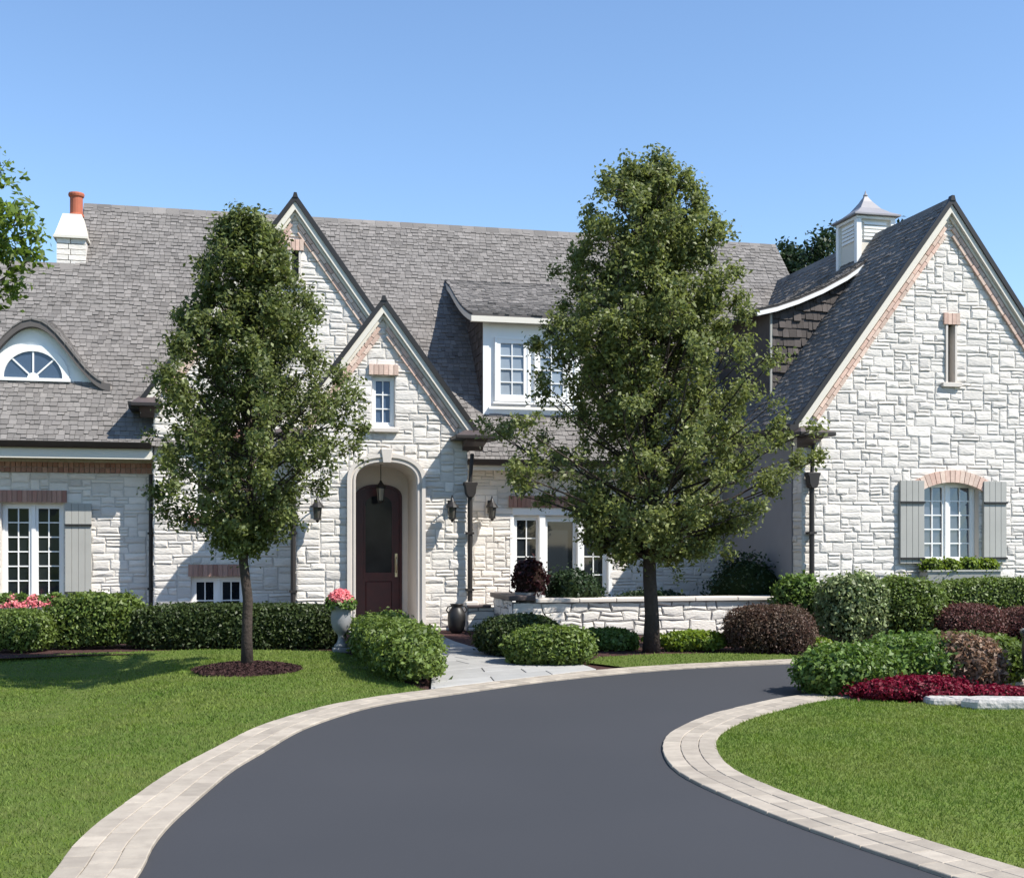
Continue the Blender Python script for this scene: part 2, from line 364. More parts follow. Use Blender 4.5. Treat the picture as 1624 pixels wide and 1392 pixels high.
def bush_parts(parent, c, rx, ry, rz, n, size, m, core='leafcore', expo=2.4, yaw=0, lump=.12, nz=5, base=0.0, shell=.16, flat=0):
    """leafy mass: leaves in a lumpy shell over a dark twiggy core; c is the ground point under it, rz the full height"""
    BS[0] += 1; cy, sy = math.cos(yaw), math.sin(yaw)
    def surf(d):
        q = np.abs(d)**expo; r = 1/np.maximum(q.sum(1), 1e-6)**(1/expo); return d*r[:, None]
    d = NR.normal(size=(n, 3)); d /= np.linalg.norm(d, axis=1, keepdims=True); d[:, 2] = np.where(d[:, 2] < -.72, -d[:, 2], d[:, 2])
    s = surf(d); k = 1+lump*noise3(s*np.array([rx, ry, rz/2])+np.array(c[:2]+(0,)), nz, BS[0])+lump*.55*noise3(s*np.array([rx, ry, rz/2]), nz*3.1, BS[0]+500)+NR.normal(size=n)*.02-shell*NR.random(n)**2+np.where(NR.random(n) < .10, NR.uniform(0, .07+lump*.8, n), 0)
    s = s*k[:, None]
    def place(s):
        x = s[:, 0]*rx; y = s[:, 1]*ry; z = base+(s[:, 2]+.92)/1.92*(rz-base)
        return np.stack([c[0]+x*cy-y*sy, c[1]+x*sy+y*cy, (c[2] if len(c) > 2 else 0)+np.maximum(z, .01)], 1)
    pos = place(s); nr = s/np.array([rx, ry, rz/2]); nr = np.stack([nr[:, 0]*cy-nr[:, 1]*sy, nr[:, 0]*sy+nr[:, 1]*cy, nr[:, 2]], 1)
    nr /= np.linalg.norm(nr, axis=1, keepdims=True); nr = nr*.6+NR.normal(size=(n, 3))*.75+np.array([0, 0, .25])
    v, f = leaf_mesh(pos, nr, size*NR.uniform(.45, 1.6, n), .55)
    fo = mk('foliage', v, f, m, parent, rnd=NR.random(n))
    # core
    nu, nv = 20, 10; dd = []
    for i in range(nv+1):
        for j in range(nu):
            th = math.pi*i/nv; ph = 2*math.pi*j/nu; dd.append((math.sin(th)*math.cos(ph), math.sin(th)*math.sin(ph), math.cos(th)))
    dd = np.array(dd); cs = surf(dd)*.86*(1+lump*.8*noise3(surf(dd)*np.array([rx, ry, rz/2])+np.array(c[:2]+(0,)), nz, BS[0]))[:, None]
    fs = [(i*nu+j, (i+1)*nu+j, (i+1)*nu+(j+1) % nu, i*nu+(j+1) % nu) for i in range(nv) for j in range(nu)]
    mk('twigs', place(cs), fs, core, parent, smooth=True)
    return fo
def bush(name, label, cat, c, rx, ry, rz, n, size, m, group=None, **k):
    e = empty(name, (c[0], c[1], c[2] if len(c) > 2 else 0), label, cat, group)
    bush_parts(e, c, rx, ry, rz, n, size, m, **k); return e
def tree(name, label, base, prof, trunk_r, limbs, twigs, per, leaf, m, group=None, seed=1, asp=.55, up=.55, sig=.075, shrink=.12, nodes=4, spread=.3):
    """prof: list of (height, left radius, right radius) of the crown from bottom to top"""
    r = random.Random(seed); nr = np.random.default_rng(seed)
    e = empty(name, (base[0], base[1], 0), label, 'tree', group)
    H = [p[0] for p in prof]; Lr = [p[1] for p in prof]; Rr = [p[2] for p in prof]; top = H[-1]; bot = H[0]
    def env(z, az):
        a = np.interp(z, H, Lr); b = np.interp(z, H, Rr); c = math.cos(az)
        return max(.05, (a+b)/2+(b-a)/2*c-shrink)
    tb = MB(); n = 12; wob = [(r.uniform(-.045, .045), r.uniform(-.045, .045)) for _ in range(n+1)]
    pts = []; rad = []
    for i in range(n+1):
        t = i/n; z = t*top*.93-.03; k = min(1, t*4)
        pts.append(Vector((base[0]+wob[i][0]*k, base[1]+wob[i][1]*k, z))); rad.append(trunk_r*(1.25 if i == 0 else 1)*(1-t)**.8+.008)
    tb.tube(pts, rad, 10)
    LP = []; LN = []
    az0 = r.uniform(0, 6)
    for i in range(limbs):
        q = (i+.5)/limbs; za = bot+.02+(top*.9-bot)*q**1.4; az = az0+i*2.39996+r.uniform(-.3, .3)
        rr = env(min(za+.3, top*.99), az); rise = rr*up*r.uniform(.6, 1.5)*(.1+.9*min(1, q*3.2))+(.1 if q > .2 else -.05); ze = min(za+rise, top*.995)
        rr = env(ze, az)*r.choice((r.uniform(.55, .9), r.uniform(.8, 1.02), r.uniform(.9, 1.1)))
        ti = min(za/(top*.93), 1)*n; a = pts[int(min(ti, n-1))].lerp(pts[int(min(ti, n-1))+1], ti-int(min(ti, n-1)))
        cdir = (math.cos(az+math.radians(-13)), math.sin(az+math.radians(-13)))
        path = []; K = 6
        for k in range(K+1):
            t = k/K; path.append(Vector((a.x+cdir[0]*rr*t, a.y+cdir[1]*rr*t, a.z+(ze-a.z)*(t**1.25)))+Vector((r.uniform(-.03, .03), r.uniform(-.03, .03), r.uniform(-.03, .03)))*min(1, k))
        r0 = max(.008, trunk_r*.32*(1-q*.7)); tb.tube(path, [r0*(1-.8*k/K) for k in range(K+1)], 5, False)
        nd = []
        for k in range(nodes):          # side shoots of the limb, each carrying a clump of twigs
            t = 1-.82*(k/nodes)**.9-r.uniform(0, .08); t = max(.15, t); x = t*K; ii = int(min(x, K-1)); p = path[ii].lerp(path[ii+1], x-ii)
            d = Vector((cdir[0]*.3+r.gauss(0, .8), cdir[1]*.3+r.gauss(0, .8), r.gauss(.3, .5))).normalized(); c = p+d*spread*r.uniform(.15, 1)*(.35 if k == 0 else 1)*min(1, rr+.2)
            tb.tube([p, p.lerp(c, .5)+Vector((0, 0, .02)), c], [.009, .006, .004], 4, False); nd.append(c)
        for k in range(twigs):
            p = nd[min(int(r.random()**1.4*nodes), nodes-1)]
            d = Vector((cdir[0]*.35+r.gauss(0, .7), cdir[1]*.35+r.gauss(0, .7), r.gauss(.3, .6))).normalized(); L = r.uniform(.08, .26)
            q2 = p+d*L
            if r.random() < .5: tb.tube([p, p+d*L*.5+Vector((0, 0, .01)), q2], [.005, .0035, .002], 3, False)
            m_ = int(per*r.uniform(.4, 1.5)); tt = nr.random(m_)[:, None]**.7
            pp = np.array(p)+(np.array(q2)-np.array(p))*tt+nr.normal(size=(m_, 3))*sig
            LP.append(pp); LN.append(nr.normal(size=(m_, 3))*.75+np.array([cdir[0]*.25, cdir[1]*.25, .65]))
    tb.build('trunk', 'bark', e, smooth=True)
    LP = np.concatenate(LP); LN = np.concatenate(LN)
    v, f = leaf_mesh(LP, LN, leaf*NR.uniform(.65, 1.3, len(LP)), asp, .12)
    mk('crown', v, f, m, e, rnd=NR.random(len(LP)))
    return e
# ================================================================== SETTING: ground, drive, kerbs, lawns
def spline(pts, step=.1):
    P_ = [np.array(p, float) for p in pts]; P_ = [2*P_[0]-P_[1]]+P_+[2*P_[-1]-P_[-2]]; out = []
    for i in range(1, len(P_)-2):
        a, b, c, d = P_[i-1:i+3]; n = max(2, int(np.linalg.norm(c-b)/step*2))
        for k in range(n):
            t = k/n; out.append(.5*((2*b)+(c-a)*t+(2*a-5*b+4*c-d)*t*t+(3*b-a-3*c+d)*t**3))
    out.append(P_[-2]); out = np.array(out)
    for _ in range(30): out[1:-1] = .5*out[1:-1]+.25*(out[:-2]+out[2:])
    L = np.concatenate([[0], np.cumsum(np.linalg.norm(np.diff(out, axis=0), axis=1))]); s = np.arange(0, L[-1], step)
    return np.stack([np.interp(s, L, out[:, 0]), np.interp(s, L, out[:, 1])], 1)
def offset(c, d):
    t = np.gradient(c, axis=0); t /= np.linalg.norm(t, axis=1, keepdims=True); return c+np.stack([-t[:, 1], t[:, 0]], 1)*d
def edge_px(pts): return [G(*p) for p in pts]
Lpx = [(220,1392),(233,1360),(265,1315),(319,1266),(371,1222),(414,1197),(470,1163),(517,1144),(582,1124),(647,1112),(700,1105),(755,1097),(840,1085),(900,1078),(977,1070),(1081,1061.5),(1158,1057.5),(1236,1054),(1282,1052)]
Rpx = [(1496,1392),(1384,1354),(1269,1314),(1173,1275.5),(1115,1250),(1069,1224),(1050,1193),(1058,1168),(1088,1151),(1127,1135),(1184,1121),(1231,1110),(1284,1103)]
Lg = edge_px(Lpx); Rg = edge_px(Rpx)
Lc = spline([(-3.2, -6), (-1.9, -1.5), (-.95, 2.6)]+Lg+[(11.5, 14.75), (16, 14.0), (22, 12.2)])
Rc = spline([(Rg[0][0]+(Rg[0][0]-Rg[1][0])*k+.02*k*k, Rg[0][1]+(Rg[0][1]-Rg[1][1])*k) for k in (12, 9, 6, 4, 2.5, 1.2)]+Rg+[(7.3, 11.95), (9.5, 12.15), (13, 11.5), (20, 9.6)])
KW = .41
Lo = offset(Lc, KW); Ro = offset(Rc, -KW)
def sheet(name, pts, z, m, kind='structure', label=None):
    from mathutils.geometry import tessellate_polygon
    v = [(p[0], p[1], z) for p in pts]; tr = tessellate_polygon([[Vector(p) for p in v]])
    fs = []
    for t in tr:
        a, b, c = [Vector(v[i]) for i in t]
        fs.append(tuple(t) if (b-a).cross(c-a).z > 0 else tuple(reversed(t)))
    o = mk(name, v, fs, m, kind=kind)
    if label: o['label'] = label
    return o
g = MB(); g.add([(-600, -400, -.35), (600, -400, -.35), (600, 900, -.35), (-600, 900, -.35)], [(0, 1, 2, 3)])
tag(g.build('ground', 'soil', kind='structure'), 'dark soil ground lying beneath and beyond the lawns')
sheet('driveway', list(Lc)+list(Rc[::-1]), .004, 'asphalt', label='dark grey asphalt driveway curving from the foreground to the right')
def kerb(name, c, side, label, limit):
    o_in = offset(c, 0); o_out = offset(c, side*KW); v = []; f = []
    for i in range(len(c)): v += [(o_in[i][0], o_in[i][1], .012), (o_out[i][0], o_out[i][1], .012), (o_out[i][0], o_out[i][1], -.04)]
    for i in range(len(c)-1): f += [(3*i, 3*i+1, 3*i+4, 3*i+3)] if side < 0 else [(3*i, 3*i+3, 3*i+4, 3*i+1)]
    root = mk(name, v, f, 'sand', kind='structure'); root['label'] = label
    # shared paver mesh: chamfered block
    bw, bl, bh, ch = .1335, .203, .024, .004
    me = bpy.data.meshes.new('paver'); vv = []
    for z, e in ((-.03, 0), (bh-.012-ch, 0), (bh-.012, ch)):
        vv += [(-bl/2+e, -bw/2+e, z), (bl/2-e, -bw/2+e, z), (bl/2-e, bw/2-e, z), (-bl/2+e, bw/2-e, z)]
    ff = [(8, 9, 10, 11)]+[(a+i, a+(i+1) % 4, a+4+(i+1) % 4, a+4+i) for a in (0, 4) for i in range(4)]
    me.from_pydata(vv, [], ff); me.materials.append(MATS['paver'])
    items = []
    for row in range(3):
        rc = offset(c, side*(KW*(row+.5)/3)); L = np.concatenate([[0], np.cumsum(np.linalg.norm(np.diff(rc, axis=0), axis=1))])
        s = (.1 if row == 1 else 0)+.1
        while s < L[-1]-.1:
            x = np.interp(s, L, rc[:, 0]); y = np.interp(s, L, rc[:, 1]); x2 = np.interp(s+.05, L, rc[:, 0]); y2 = np.interp(s+.05, L, rc[:, 1])
            px, py, fw = proj((x, y, 0)); seen = fw > 3 and -60 < px < 1690 and py < 1440
            items.append((fw if seen else 1e3+fw if fw > 0 else 2e3, x, y, math.atan2(y2-y, x2-x))); s += .206
    items.sort(); rest = MB()
    for i, (fw, x, y, a) in enumerate(items):
        M_ = Matrix.Translation((x, y, .012+R.uniform(-.0015, .0015))) @ Matrix.Rotation(a+R.uniform(-.012, .012), 4, 'Z') @ Matrix.Rotation(R.uniform(-.012, .012), 4, 'X')
        if i < limit and fw < 1e3:
            o = bpy.data.objects.new('paver', me); COL.objects.link(o); o.parent = root; o.matrix_local = M_
        elif fw < 2e3 or True:
            rest.c = R.random(); rest.add([M_ @ Vector(p) for p in vv], ff)
    if rest.v: rest.build('paver_run', 'paver', root, kind='stuff')
kerb('kerb_outer', Lc, 1, 'pale brick paver kerb along the outer edge of the driveway', 300)
kerb('kerb_island', Rc, -1, 'pale brick paver kerb curving round the lawn island', 300)
# lawns
def inside(poly, x, y):
    p = np.asarray(poly); c = np.zeros(len(x), bool); j = len(p)-1
    for i in range(len(p)):
        a = (p[i, 1] > y) != (p[j, 1] > y)
        with np.errstate(divide='ignore', invalid='ignore'):
            c ^= a & (x < (p[j, 0]-p[i, 0])*(y-p[i, 1])/(p[j, 1]-p[i, 1])+p[i, 0])
        j = i
    return c
def sst(x): x = np.clip(x, 0, 1); return x*x*(3-2*x)
def dip(x, y): return -.2*sst((-.1-x)/2.0)*sst((y-9.5)/3.5)*sst((18.2-y)/1.6)
def lawn(name, poly, label, glabel, box, n, excl=None, kind='structure', cells=None):
    if cells:
        V = []; FF = []
        xs_ = [-41]+list(np.arange(cells[0], cells[1], .5))+[30]; ys_ = [-7]+list(np.arange(cells[2], cells[3], .5))+[40]
        for xa, xb in zip(xs_, xs_[1:]):
            for ya, yb in zip(ys_, ys_[1:]):
                q = clip(poly, [(xa, ya), (xb, ya), (xb, yb), (xa, yb)])
                if len(q) >= 3 and area(q) > 1e-5: FF.append(tuple(range(len(V), len(V)+len(q)))); V += [(p[0], p[1], .015+float(dip(p[0], p[1]))) for p in q]
        o = mk(name, V, FF, 'lawn', kind='structure', smooth=True); o['label'] = label
    else: o = sheet(name, poly, .015, 'lawn', label=label)
    x = NR.uniform(box[0], box[1], n); y = NR.uniform(box[2], box[3], n)
    fw = x*SY+y*CYW; rt = x*CYW-y*SY
    k = inside(poly, x, y) & (fw > 3.5) & (np.abs(rt) < fw*.5+1.2) & (NR.random(n) < np.clip((8.5/np.maximum(fw, 1))**1.5, 0, 1))
    if excl: k &= np.hypot((x-excl[0])/excl[2], (y-excl[1])/excl[3]) > 1
    x, y, fw = x[k], y[k], fw[k]; m_ = len(x); sc_ = np.clip(fw/9, .8, 1.7)
    az = NR.uniform(0, 6.283, m_); h = NR.uniform(.010, .030, m_); lean = NR.uniform(.2, 1.3, m_)*h; wd = NR.uniform(.003, .006, m_)*sc_
    la = NR.uniform(0, 6.283, m_); v = np.empty((m_, 3, 3))
    v[:, 0] = np.stack([x-np.cos(az)*wd, y-np.sin(az)*wd, np.full(m_, .012)], 1); v[:, 1] = np.stack([x+np.cos(az)*wd, y+np.sin(az)*wd, np.full(m_, .012)], 1)
    v[:, 2] = np.stack([x+np.cos(la)*lean, y+np.sin(la)*lean, .015+h], 1)
    v[:, :, 2] += dip(x, y)[:, None] if cells else 0
    go = mk('grass', v.reshape(-1, 3), np.arange(3*m_).reshape(-1, 3), 'grass', rnd=NR.random(m_), kind='stuff')
    go['label'] = glabel; go['category'] = 'grass'
T1 = G(392, 1065)
Lfar = edge_px([(-260, 1048), (0, 1040), (140, 1035), (330, 1031), (520, 1033), (575, 1043), (612, 1062), (640, 1084), (668, 1094)])
kL = [i for i in range(len(Lo)) if Lo[i][0] < G(676, 1096)[0]]
lawn('lawn_outer', [(-40, Lfar[0][1]+3)]+Lfar+[tuple(Lo[i]) for i in kL[::-1]]+[(-40, -6)], 'mown lawn beside the outer kerb with a young tree', 'short green grass of the lawn round the young tree', (-8, 2.6, 3, 21), 620000, (T1[0], T1[1], .66, .66), cells=(-9, 3, 8.5, 19))
isl = [tuple(p) for p in Ro if p[0] < 5.6]
Rfar = edge_px([(1292, 1107), (1370, 1113), (1480, 1119), (1560, 1124), (1700, 1132), (1900, 1140)])
i0 = min(range(len(Ro)), key=lambda i: (Ro[i][0]-Rfar[0][0])**2+(Ro[i][1]-Rfar[0][1])**2)
lawn('lawn_island', [tuple(p) for p in Ro[:i0]]+Rfar+[(24, 8), (24, -4.5)], 'mown lawn island inside the driveway curve', 'short green grass of the lawn island', (1.5, 10, 3, 14), 560000)
Sfar = edge_px([(930, 1052), (950, 1043), (1040, 1038), (1150, 1037), (1260, 1040), (1300, 1043)])
j0 = min(range(len(Lo)), key=lambda i: (Lo[i][0]-Sfar[0][0])**2+(Lo[i][1]-Sfar[0][1])**2); j1 = min(range(len(Lo)), key=lambda i: (Lo[i][0]-Sfar[-1][0])**2+(Lo[i][1]-Sfar[-1][1])**2)
lawn('lawn_strip', Sfar+[tuple(p) for p in Lo[j0:j1+1][::-1]], 'narrow strip of mown lawn between kerb and courtyard wall', 'short green grass of the strip below the courtyard wall', (3, 9, 12, 18), 60000)
# planting beds and path
def bed(name, pts, label, z=-.01): return sheet(name, pts, z, 'mulch', label=label)
bed('planting_bed', [(-14, 23), (-14, Lfar[0][1]+1)]+[(p[0], p[1]-.25) for p in Lfar]+[tuple(p) for p in Lo if p[0] > G(645, 1095)[0] and p[0] < 15]+[(15, 23)], 'brown mulch bed along the house front')
bed('island_bed', [tuple(p) for p in Ro[i0-3:] if p[0] < 16]+[(16, 8)]+[(p[0], p[1]-.15) for p in Rfar[::-1]], 'brown mulch bed behind the lawn island')
# flagstone walk from the kerb to the front door
pa = [G(676, 1099), G(720, 1092), G(780, 1085), G(850, 1076), G(930, 1066.5)]
walk = [(1.95, 21.2), (2.0, 18.2), (2.35, 16.2), (2.5, 14.5), G(690, 1096)]
k0 = min(range(len(Lo)), key=lambda i: (Lo[i][0]-G(690, 1096)[0])**2+(Lo[i][1]-G(690, 1096)[1])**2); k1 = min(range(len(Lo)), key=lambda i: (Lo[i][0]-G(935, 1064)[0])**2+(Lo[i][1]-G(935, 1064)[1])**2)
wl = [(1.9, 21.3), (1.95, 18.0), (2.2, 16.0), (2.3, 14.3), tuple(Lo[k0])]; wr = [(3.3, 21.3), (3.35, 18.0), (3.6, 16.4), (4.3, 15.3), tuple(Lo[k1])]
root = sheet('path', wl+[tuple(p) for p in Lo[k0:k1]]+wr[::-1], .004, 'sand', label='pale flagstone path from driveway to front door')
def lerp2(a, b, t): return (a[0]+(b[0]-a[0])*t, a[1]+(b[1]-a[1])*t)
def along(poly, t):
    x = t*(len(poly)-1); i = min(int(x), len(poly)-2); return lerp2(poly[i], poly[i+1], x-i)
NS = 13
for i in range(NS):
    cuts = sorted([0, 1]+([R.uniform(.4, .6)] if i % 2 else [R.uniform(.3, .4), R.uniform(.62, .72)]))
    for a, b in zip(cuts, cuts[1:]):
        t0, t1 = i/NS*.995, (i+1)/NS*.995
        q = [lerp2(along(wl, t), along(wr, t), s) for t, s in ((t0, a), (t0, b), (t1, b), (t1, a))]
        cx_, cy_ = sum(p[0] for p in q)/4, sum(p[1] for p in q)/4
        q = [(cx_+(p[0]-cx_)*.985, cy_+(p[1]-cy_)*.985) for p in q]
        b_ = MB(); b_.c = R.random(); b_.prZ(q, .0, .026+R.uniform(0, .004)); b_.build('flagstone', 'concrete', root, bevel=.004)
# ================================================================== THE HOUSE
YE, YG, YL, YM, YR = 21.0, 22.2, 22.7, 22.4, 19.0
house = empty('stone_house', (5, 22, 0), 'large pale stone house with steep grey shingle roof and three gables', 'house')
SL = 1.15
def plane_z(Y): return 3.28+SL*(Y-22.1)
def front(Y): return lambda u, v, d: (u, Y-d, v)
RIDGE_Y, RIDGE_Z = 26.8, plane_z(26.8); LOW_Y = 25.42; LOW_Z = plane_z(LOW_Y)
XL, XG, XR = -9.0, -3.1, 12.7
GAB = {'entry': (2.53, 5.77, 1.36, 1.72, 20.86, 24.4, YE), 'rear': (1.07, 7.80, 1.40, 2.68, 22.06, 26.3, YG), 'wing': (12.3, 7.58, 1.34, 2.98, 18.87, 27.2, YR)}
def wall_poly(g, x0, x1, drop=.10):
    ax, az, sl = GAB[g][:3]; return [(x0, 0), (x1, 0), (x1, az-sl*(x1-ax)-drop), (ax, az-drop), (x0, az-sl*(ax-x0)-drop)]
# --- openings (X0, X1, z0, z1)
W_LEFT = (*[P(x, 870, YL)[0] for x in (2, 101)], P(52, 952, YL)[1], P(52, 798, YL)[1])
W_ENTRY = (2.34, 2.74, 3.58, 4.46)
W_LOW = (*[P(x, 930, YG)[0] for x in (303, 388)], .08, P(345, 915, YG)[1])
W_MID = (*[P(x, 760, YG)[0] for x in (305, 385)], 2.06, 3.35)
W_WING = (11.80, 12.92, 1.20, 2.62)
W_MAIN = (*[P(x, 870, YM)[0] for x in (814, 965)], .12, P(880, 806, YM)[1])
SLIT_W = (12.28, 12.42, 4.38, 5.40); SLIT_R = (1.02, 1.14, 6.30, 6.85)
DX = 2.585; DH, DZ0, DB, DE = .535, 2.62, .33, 2.35       # door arch: half width, spring, rise, superellipse exponent
def arch_z(x, hw, z0, b, e=DE): q = abs(x-DX)/hw; return z0+b*max(0, 1-q**e)**(1/e) if q < 1 else z0
def door_open(u, v): return abs(u-DX) < DH+.1 and v < arch_z(u, DH+.1, DZ0, DB+.1)
stone_wall('wall', house, [(XL, 0), (-1.39, 0), (-1.39, 2.8), (XL, 2.8)], front(YL), [(W_LEFT[0], W_LEFT[2], W_LEFT[1], W_LEFT[3])])
stone_wall('wall', house, wall_poly('rear', -1.39, 3.53), front(YG), [(w_[0], w_[2], w_[1], w_[3]) for w_ in (W_LOW, W_MID, SLIT_R)], skip=lambda x, y: x > 470 and y > 640)
stone_wall('wall', house, wall_poly('entry', 1.04, 4.03), front(YE), [(W_ENTRY[0], W_ENTRY[2], W_ENTRY[1], W_ENTRY[3])], door_open)
stone_wall('wall', house, [(4.03, 0), (9.5, 0), (9.5, 3.05), (4.03, 3.05)], front(YM), [(W_MAIN[0], W_MAIN[2], W_MAIN[1], W_MAIN[3])])
stone_wall('wall', house, wall_poly('wing', 9.5, 15.1), front(YR), [(w_[0], w_[2], w_[1], w_[3]) for w_ in (W_WING, SLIT_W)])
stone_wall('wall', house, [(19.0, 0), (19.34, 0), (19.34, 3.6), (19.0, 3.6)], lambda u, v, d: (9.5-d, u, v), skip=lambda x, y: True)
MB().box(9.47, 9.52, 19.345, 22.4, 0, 3.6).build('wall', 'shadegrey', house)  # shaded side of the wing: the shade is put into the wall colour
stone_wall('wall', house, [(21.0, 0), (22.2, 0), (22.2, 3.6), (21.0, 3.6)], lambda u, v, d: (1.04-d, u, v), skip=lambda x, y: True)
stone_wall('wall', house, [(21.0, 0), (22.4, 0), (22.4, 3.6), (21.0, 3.6)], lambda u, v, d: (4.03+d, u, v), skip=lambda x, y: True)
stone_wall('wall', house, [(22.2, 0), (22.7, 0), (22.7, 4.2), (22.2, 4.2)], lambda u, v, d: (-1.39-d, u, v), skip=lambda x, y: True)
b = MB()          # plain outer walls that the photograph does not show
b.add([(15.1, 19, 0), (15.1, 27, 0), (15.1, 27, 3.7), (15.1, 19, 3.7)], [(0, 1, 2, 3)]); b.add([(XL, 22.7, 0), (XL, 28, 0), (XL, 28, 3.3), (XL, 22.7, 3.3)], [(0, 1, 2, 3)])
b.add([(XL, 28, 0), (15.1, 28, 0), (15.1, 28, 3.3), (XL, 28, 3.3)], [(0, 1, 2, 3)])
b.build('rear_wall', 'stone', house)
flush_stones(house, 300)
# --- main roof
b = MB(); b.prX([(22.1, 3.26), (RIDGE_Y, RIDGE_Z-.02), (31.5, 3.26)], XG, XR); b.prX([(22.1, 3.26), (LOW_Y, LOW_Z-.02), (28.7, 3.26)], XL, XG-.003)
b.prX([(21.93, 3.06), (21.93, 3.075), (22.1, 3.257), (22.6, 3.257), (22.6, 3.06)], 4.0, 9.4)
roof = b.build('roof', 'roofbase', house)
ang = math.atan(SL); upv = np.array([0, math.cos(ang), math.sin(ang)])
def main_curve(t): return np.array([0, 22.1, 3.28])+upv*t, upv
TL = (RIDGE_Y-22.1)/math.cos(ang)
def main_spans(t, p):
    z = p[2]
    if t < 0: return [(4.0, 9.4)]
    return [(XL, XR)] if z < LOW_Z-.06 else [(XG, XR)]
shingles('shingles', roof, main_curve, TL, main_spans, (1, 0, 0), t0=-.27)
b = MB()
for a in np.arange(XG, XR, .28):
    e = min(a+.275, XR); b.c = R.random(); b.prX([(RIDGE_Y-.13, RIDGE_Z-.13), (RIDGE_Y, RIDGE_Z+.03), (RIDGE_Y+.13, RIDGE_Z-.13), (RIDGE_Y+.1, RIDGE_Z-.15), (RIDGE_Y, RIDGE_Z-.01), (RIDGE_Y-.1, RIDGE_Z-.15)], a, e)
for a in np.arange(XL, XG, .28):
    e = min(a+.275, XG); b.c = R.random(); b.prX([(LOW_Y-.13, LOW_Z-.13), (LOW_Y, LOW_Z+.03), (LOW_Y+.13, LOW_Z-.13), (LOW_Y+.1, LOW_Z-.15), (LOW_Y, LOW_Z-.01), (LOW_Y-.1, LOW_Z-.15)], a, e)
b.build('ridge_cap', 'shingle', roof, kind='stuff')
# --- gable roofs
BRICKS = MB()
def strip(ax, az, sl, side, h, o0, o1, s_end=None, s_beg=0):
    """parallelogram below the roof line of one slope; o0,o1 offsets straight down"""
    x0 = ax+side*s_beg; x1 = ax+side*h
    return [(x0, az-sl*s_beg-o0), (x1, az-sl*h-o0), (x1, az-sl*h-o1), (x0, az-sl*s_beg-o1)]
def gable_roof(key, brickmat='brick', cut=None):
    ax, az, sl, h, y0, y1, yw = GAB[key]; k = math.sqrt(1+sl*sl)
    b = MB()
    for s in (-1, 1): b.prY(strip(ax, az-.01, sl, s, h, 0, .10*k), y0+.03, y1)
    ro = b.build('gable_roof', 'roofbase', house)
    for s in (-1, 1):
        up = np.array([-s, 0, sl])/k; e = np.array([ax+s*h, 0, az-sl*h]); T = h*k
        shingles('shingles', ro, lambda t, e=e, up=up: (e+up*t, up), T, lambda t, p: [(y0, y1)], (0, 1, 0))
    b = MB()
    for a in np.arange(y0-.02, y1, .28): b.c = R.random(); b.prY([(ax-.11, az-.11*sl+.0), (ax, az+.05), (ax+.11, az-.11*sl), (ax+.08, az-.08*sl-.06), (ax, az-.02), (ax-.08, az-.08*sl-.06)], a, min(a+.275, y1))
    b.build('ridge_cap', 'shingle', ro, kind='stuff')
    b = MB(); c = MB(); d = MB()
    for s in (-1, 1):
        c.prY(strip(ax, az, sl, s, h+.03, -.035*k, .045*k), y0-.03, y0+.028)
        b.prY(strip(ax, az, sl, s, h, .047*k, .132*k), y0, y0+.028)
        d.prY(strip(ax, az, sl, s, h, .103*k, .135*k), y0+.03, yw-.004)
        d.prY(strip(ax, az, sl, s, h-.18, .137*k, .18*k), yw-.065, yw-.003)
    c.prY([(ax-.05, az-.02), (ax+.05, az-.02), (ax+.025, az+.07), (ax-.025, az+.07)], y0-.045, y0+.06)
    c.build('drip_edge', 'iron', ro); b.build('barge_board', 'cream', ro); d.build('soffit', 'cream', ro)
    # brick band on the wall under the rake
    for s in (-1, 1):
        T = (h-.2)*k; dx, dz = s/k, -sl/k; nx, nz = -s*sl/k, -1/k
        for row in range(2):
            q = (.0 if row == 0 else -.1)
            while q < T:
                a = max(q, .02); e = min(q+.2, T); q += .212
                if e-a < .03: continue
                o = .195+row*.070
                pts = [(ax+dx*a+nx*o*1, az+dz*a+nz*o), (ax+dx*e+nx*o, az+dz*e+nz*o), (ax+dx*e+nx*(o+.062), az+dz*e+nz*(o+.062)), (ax+dx*a+nx*(o+.062), az+dz*a+nz*(o+.062))]
                if any((p[0]-ax)*s < -.01 for p in pts): continue
                BRICKS.c = R.random(); BRICKS.prY(pts, yw-.055-R.uniform(0, .008), yw)
    return ro
for k_ in GAB: gable_roof(k_)
EB = MB()
for i in range(86):        # brick course under the eave of the low range
    for row in range(2):
        x = XL+.02+i*.0885*2.4/2.4+0; 
        if x+.08 < -1.42: EB.c = R.random(); EB.box(x, x+.079, YL-.045-R.uniform(0, .006), YL, 2.80+row*.095, 2.886+row*.095)
BRICKS.build('brick_trim', 'brick', house, kind='stuff'); EB.build('brick_course', 'redbrick', house, kind='stuff')
b = MB(); b.box(XL, -1.4, YL-.004, YL+.1, 2.8, 3.3); b.build('frieze_backing', 'mortar', house)
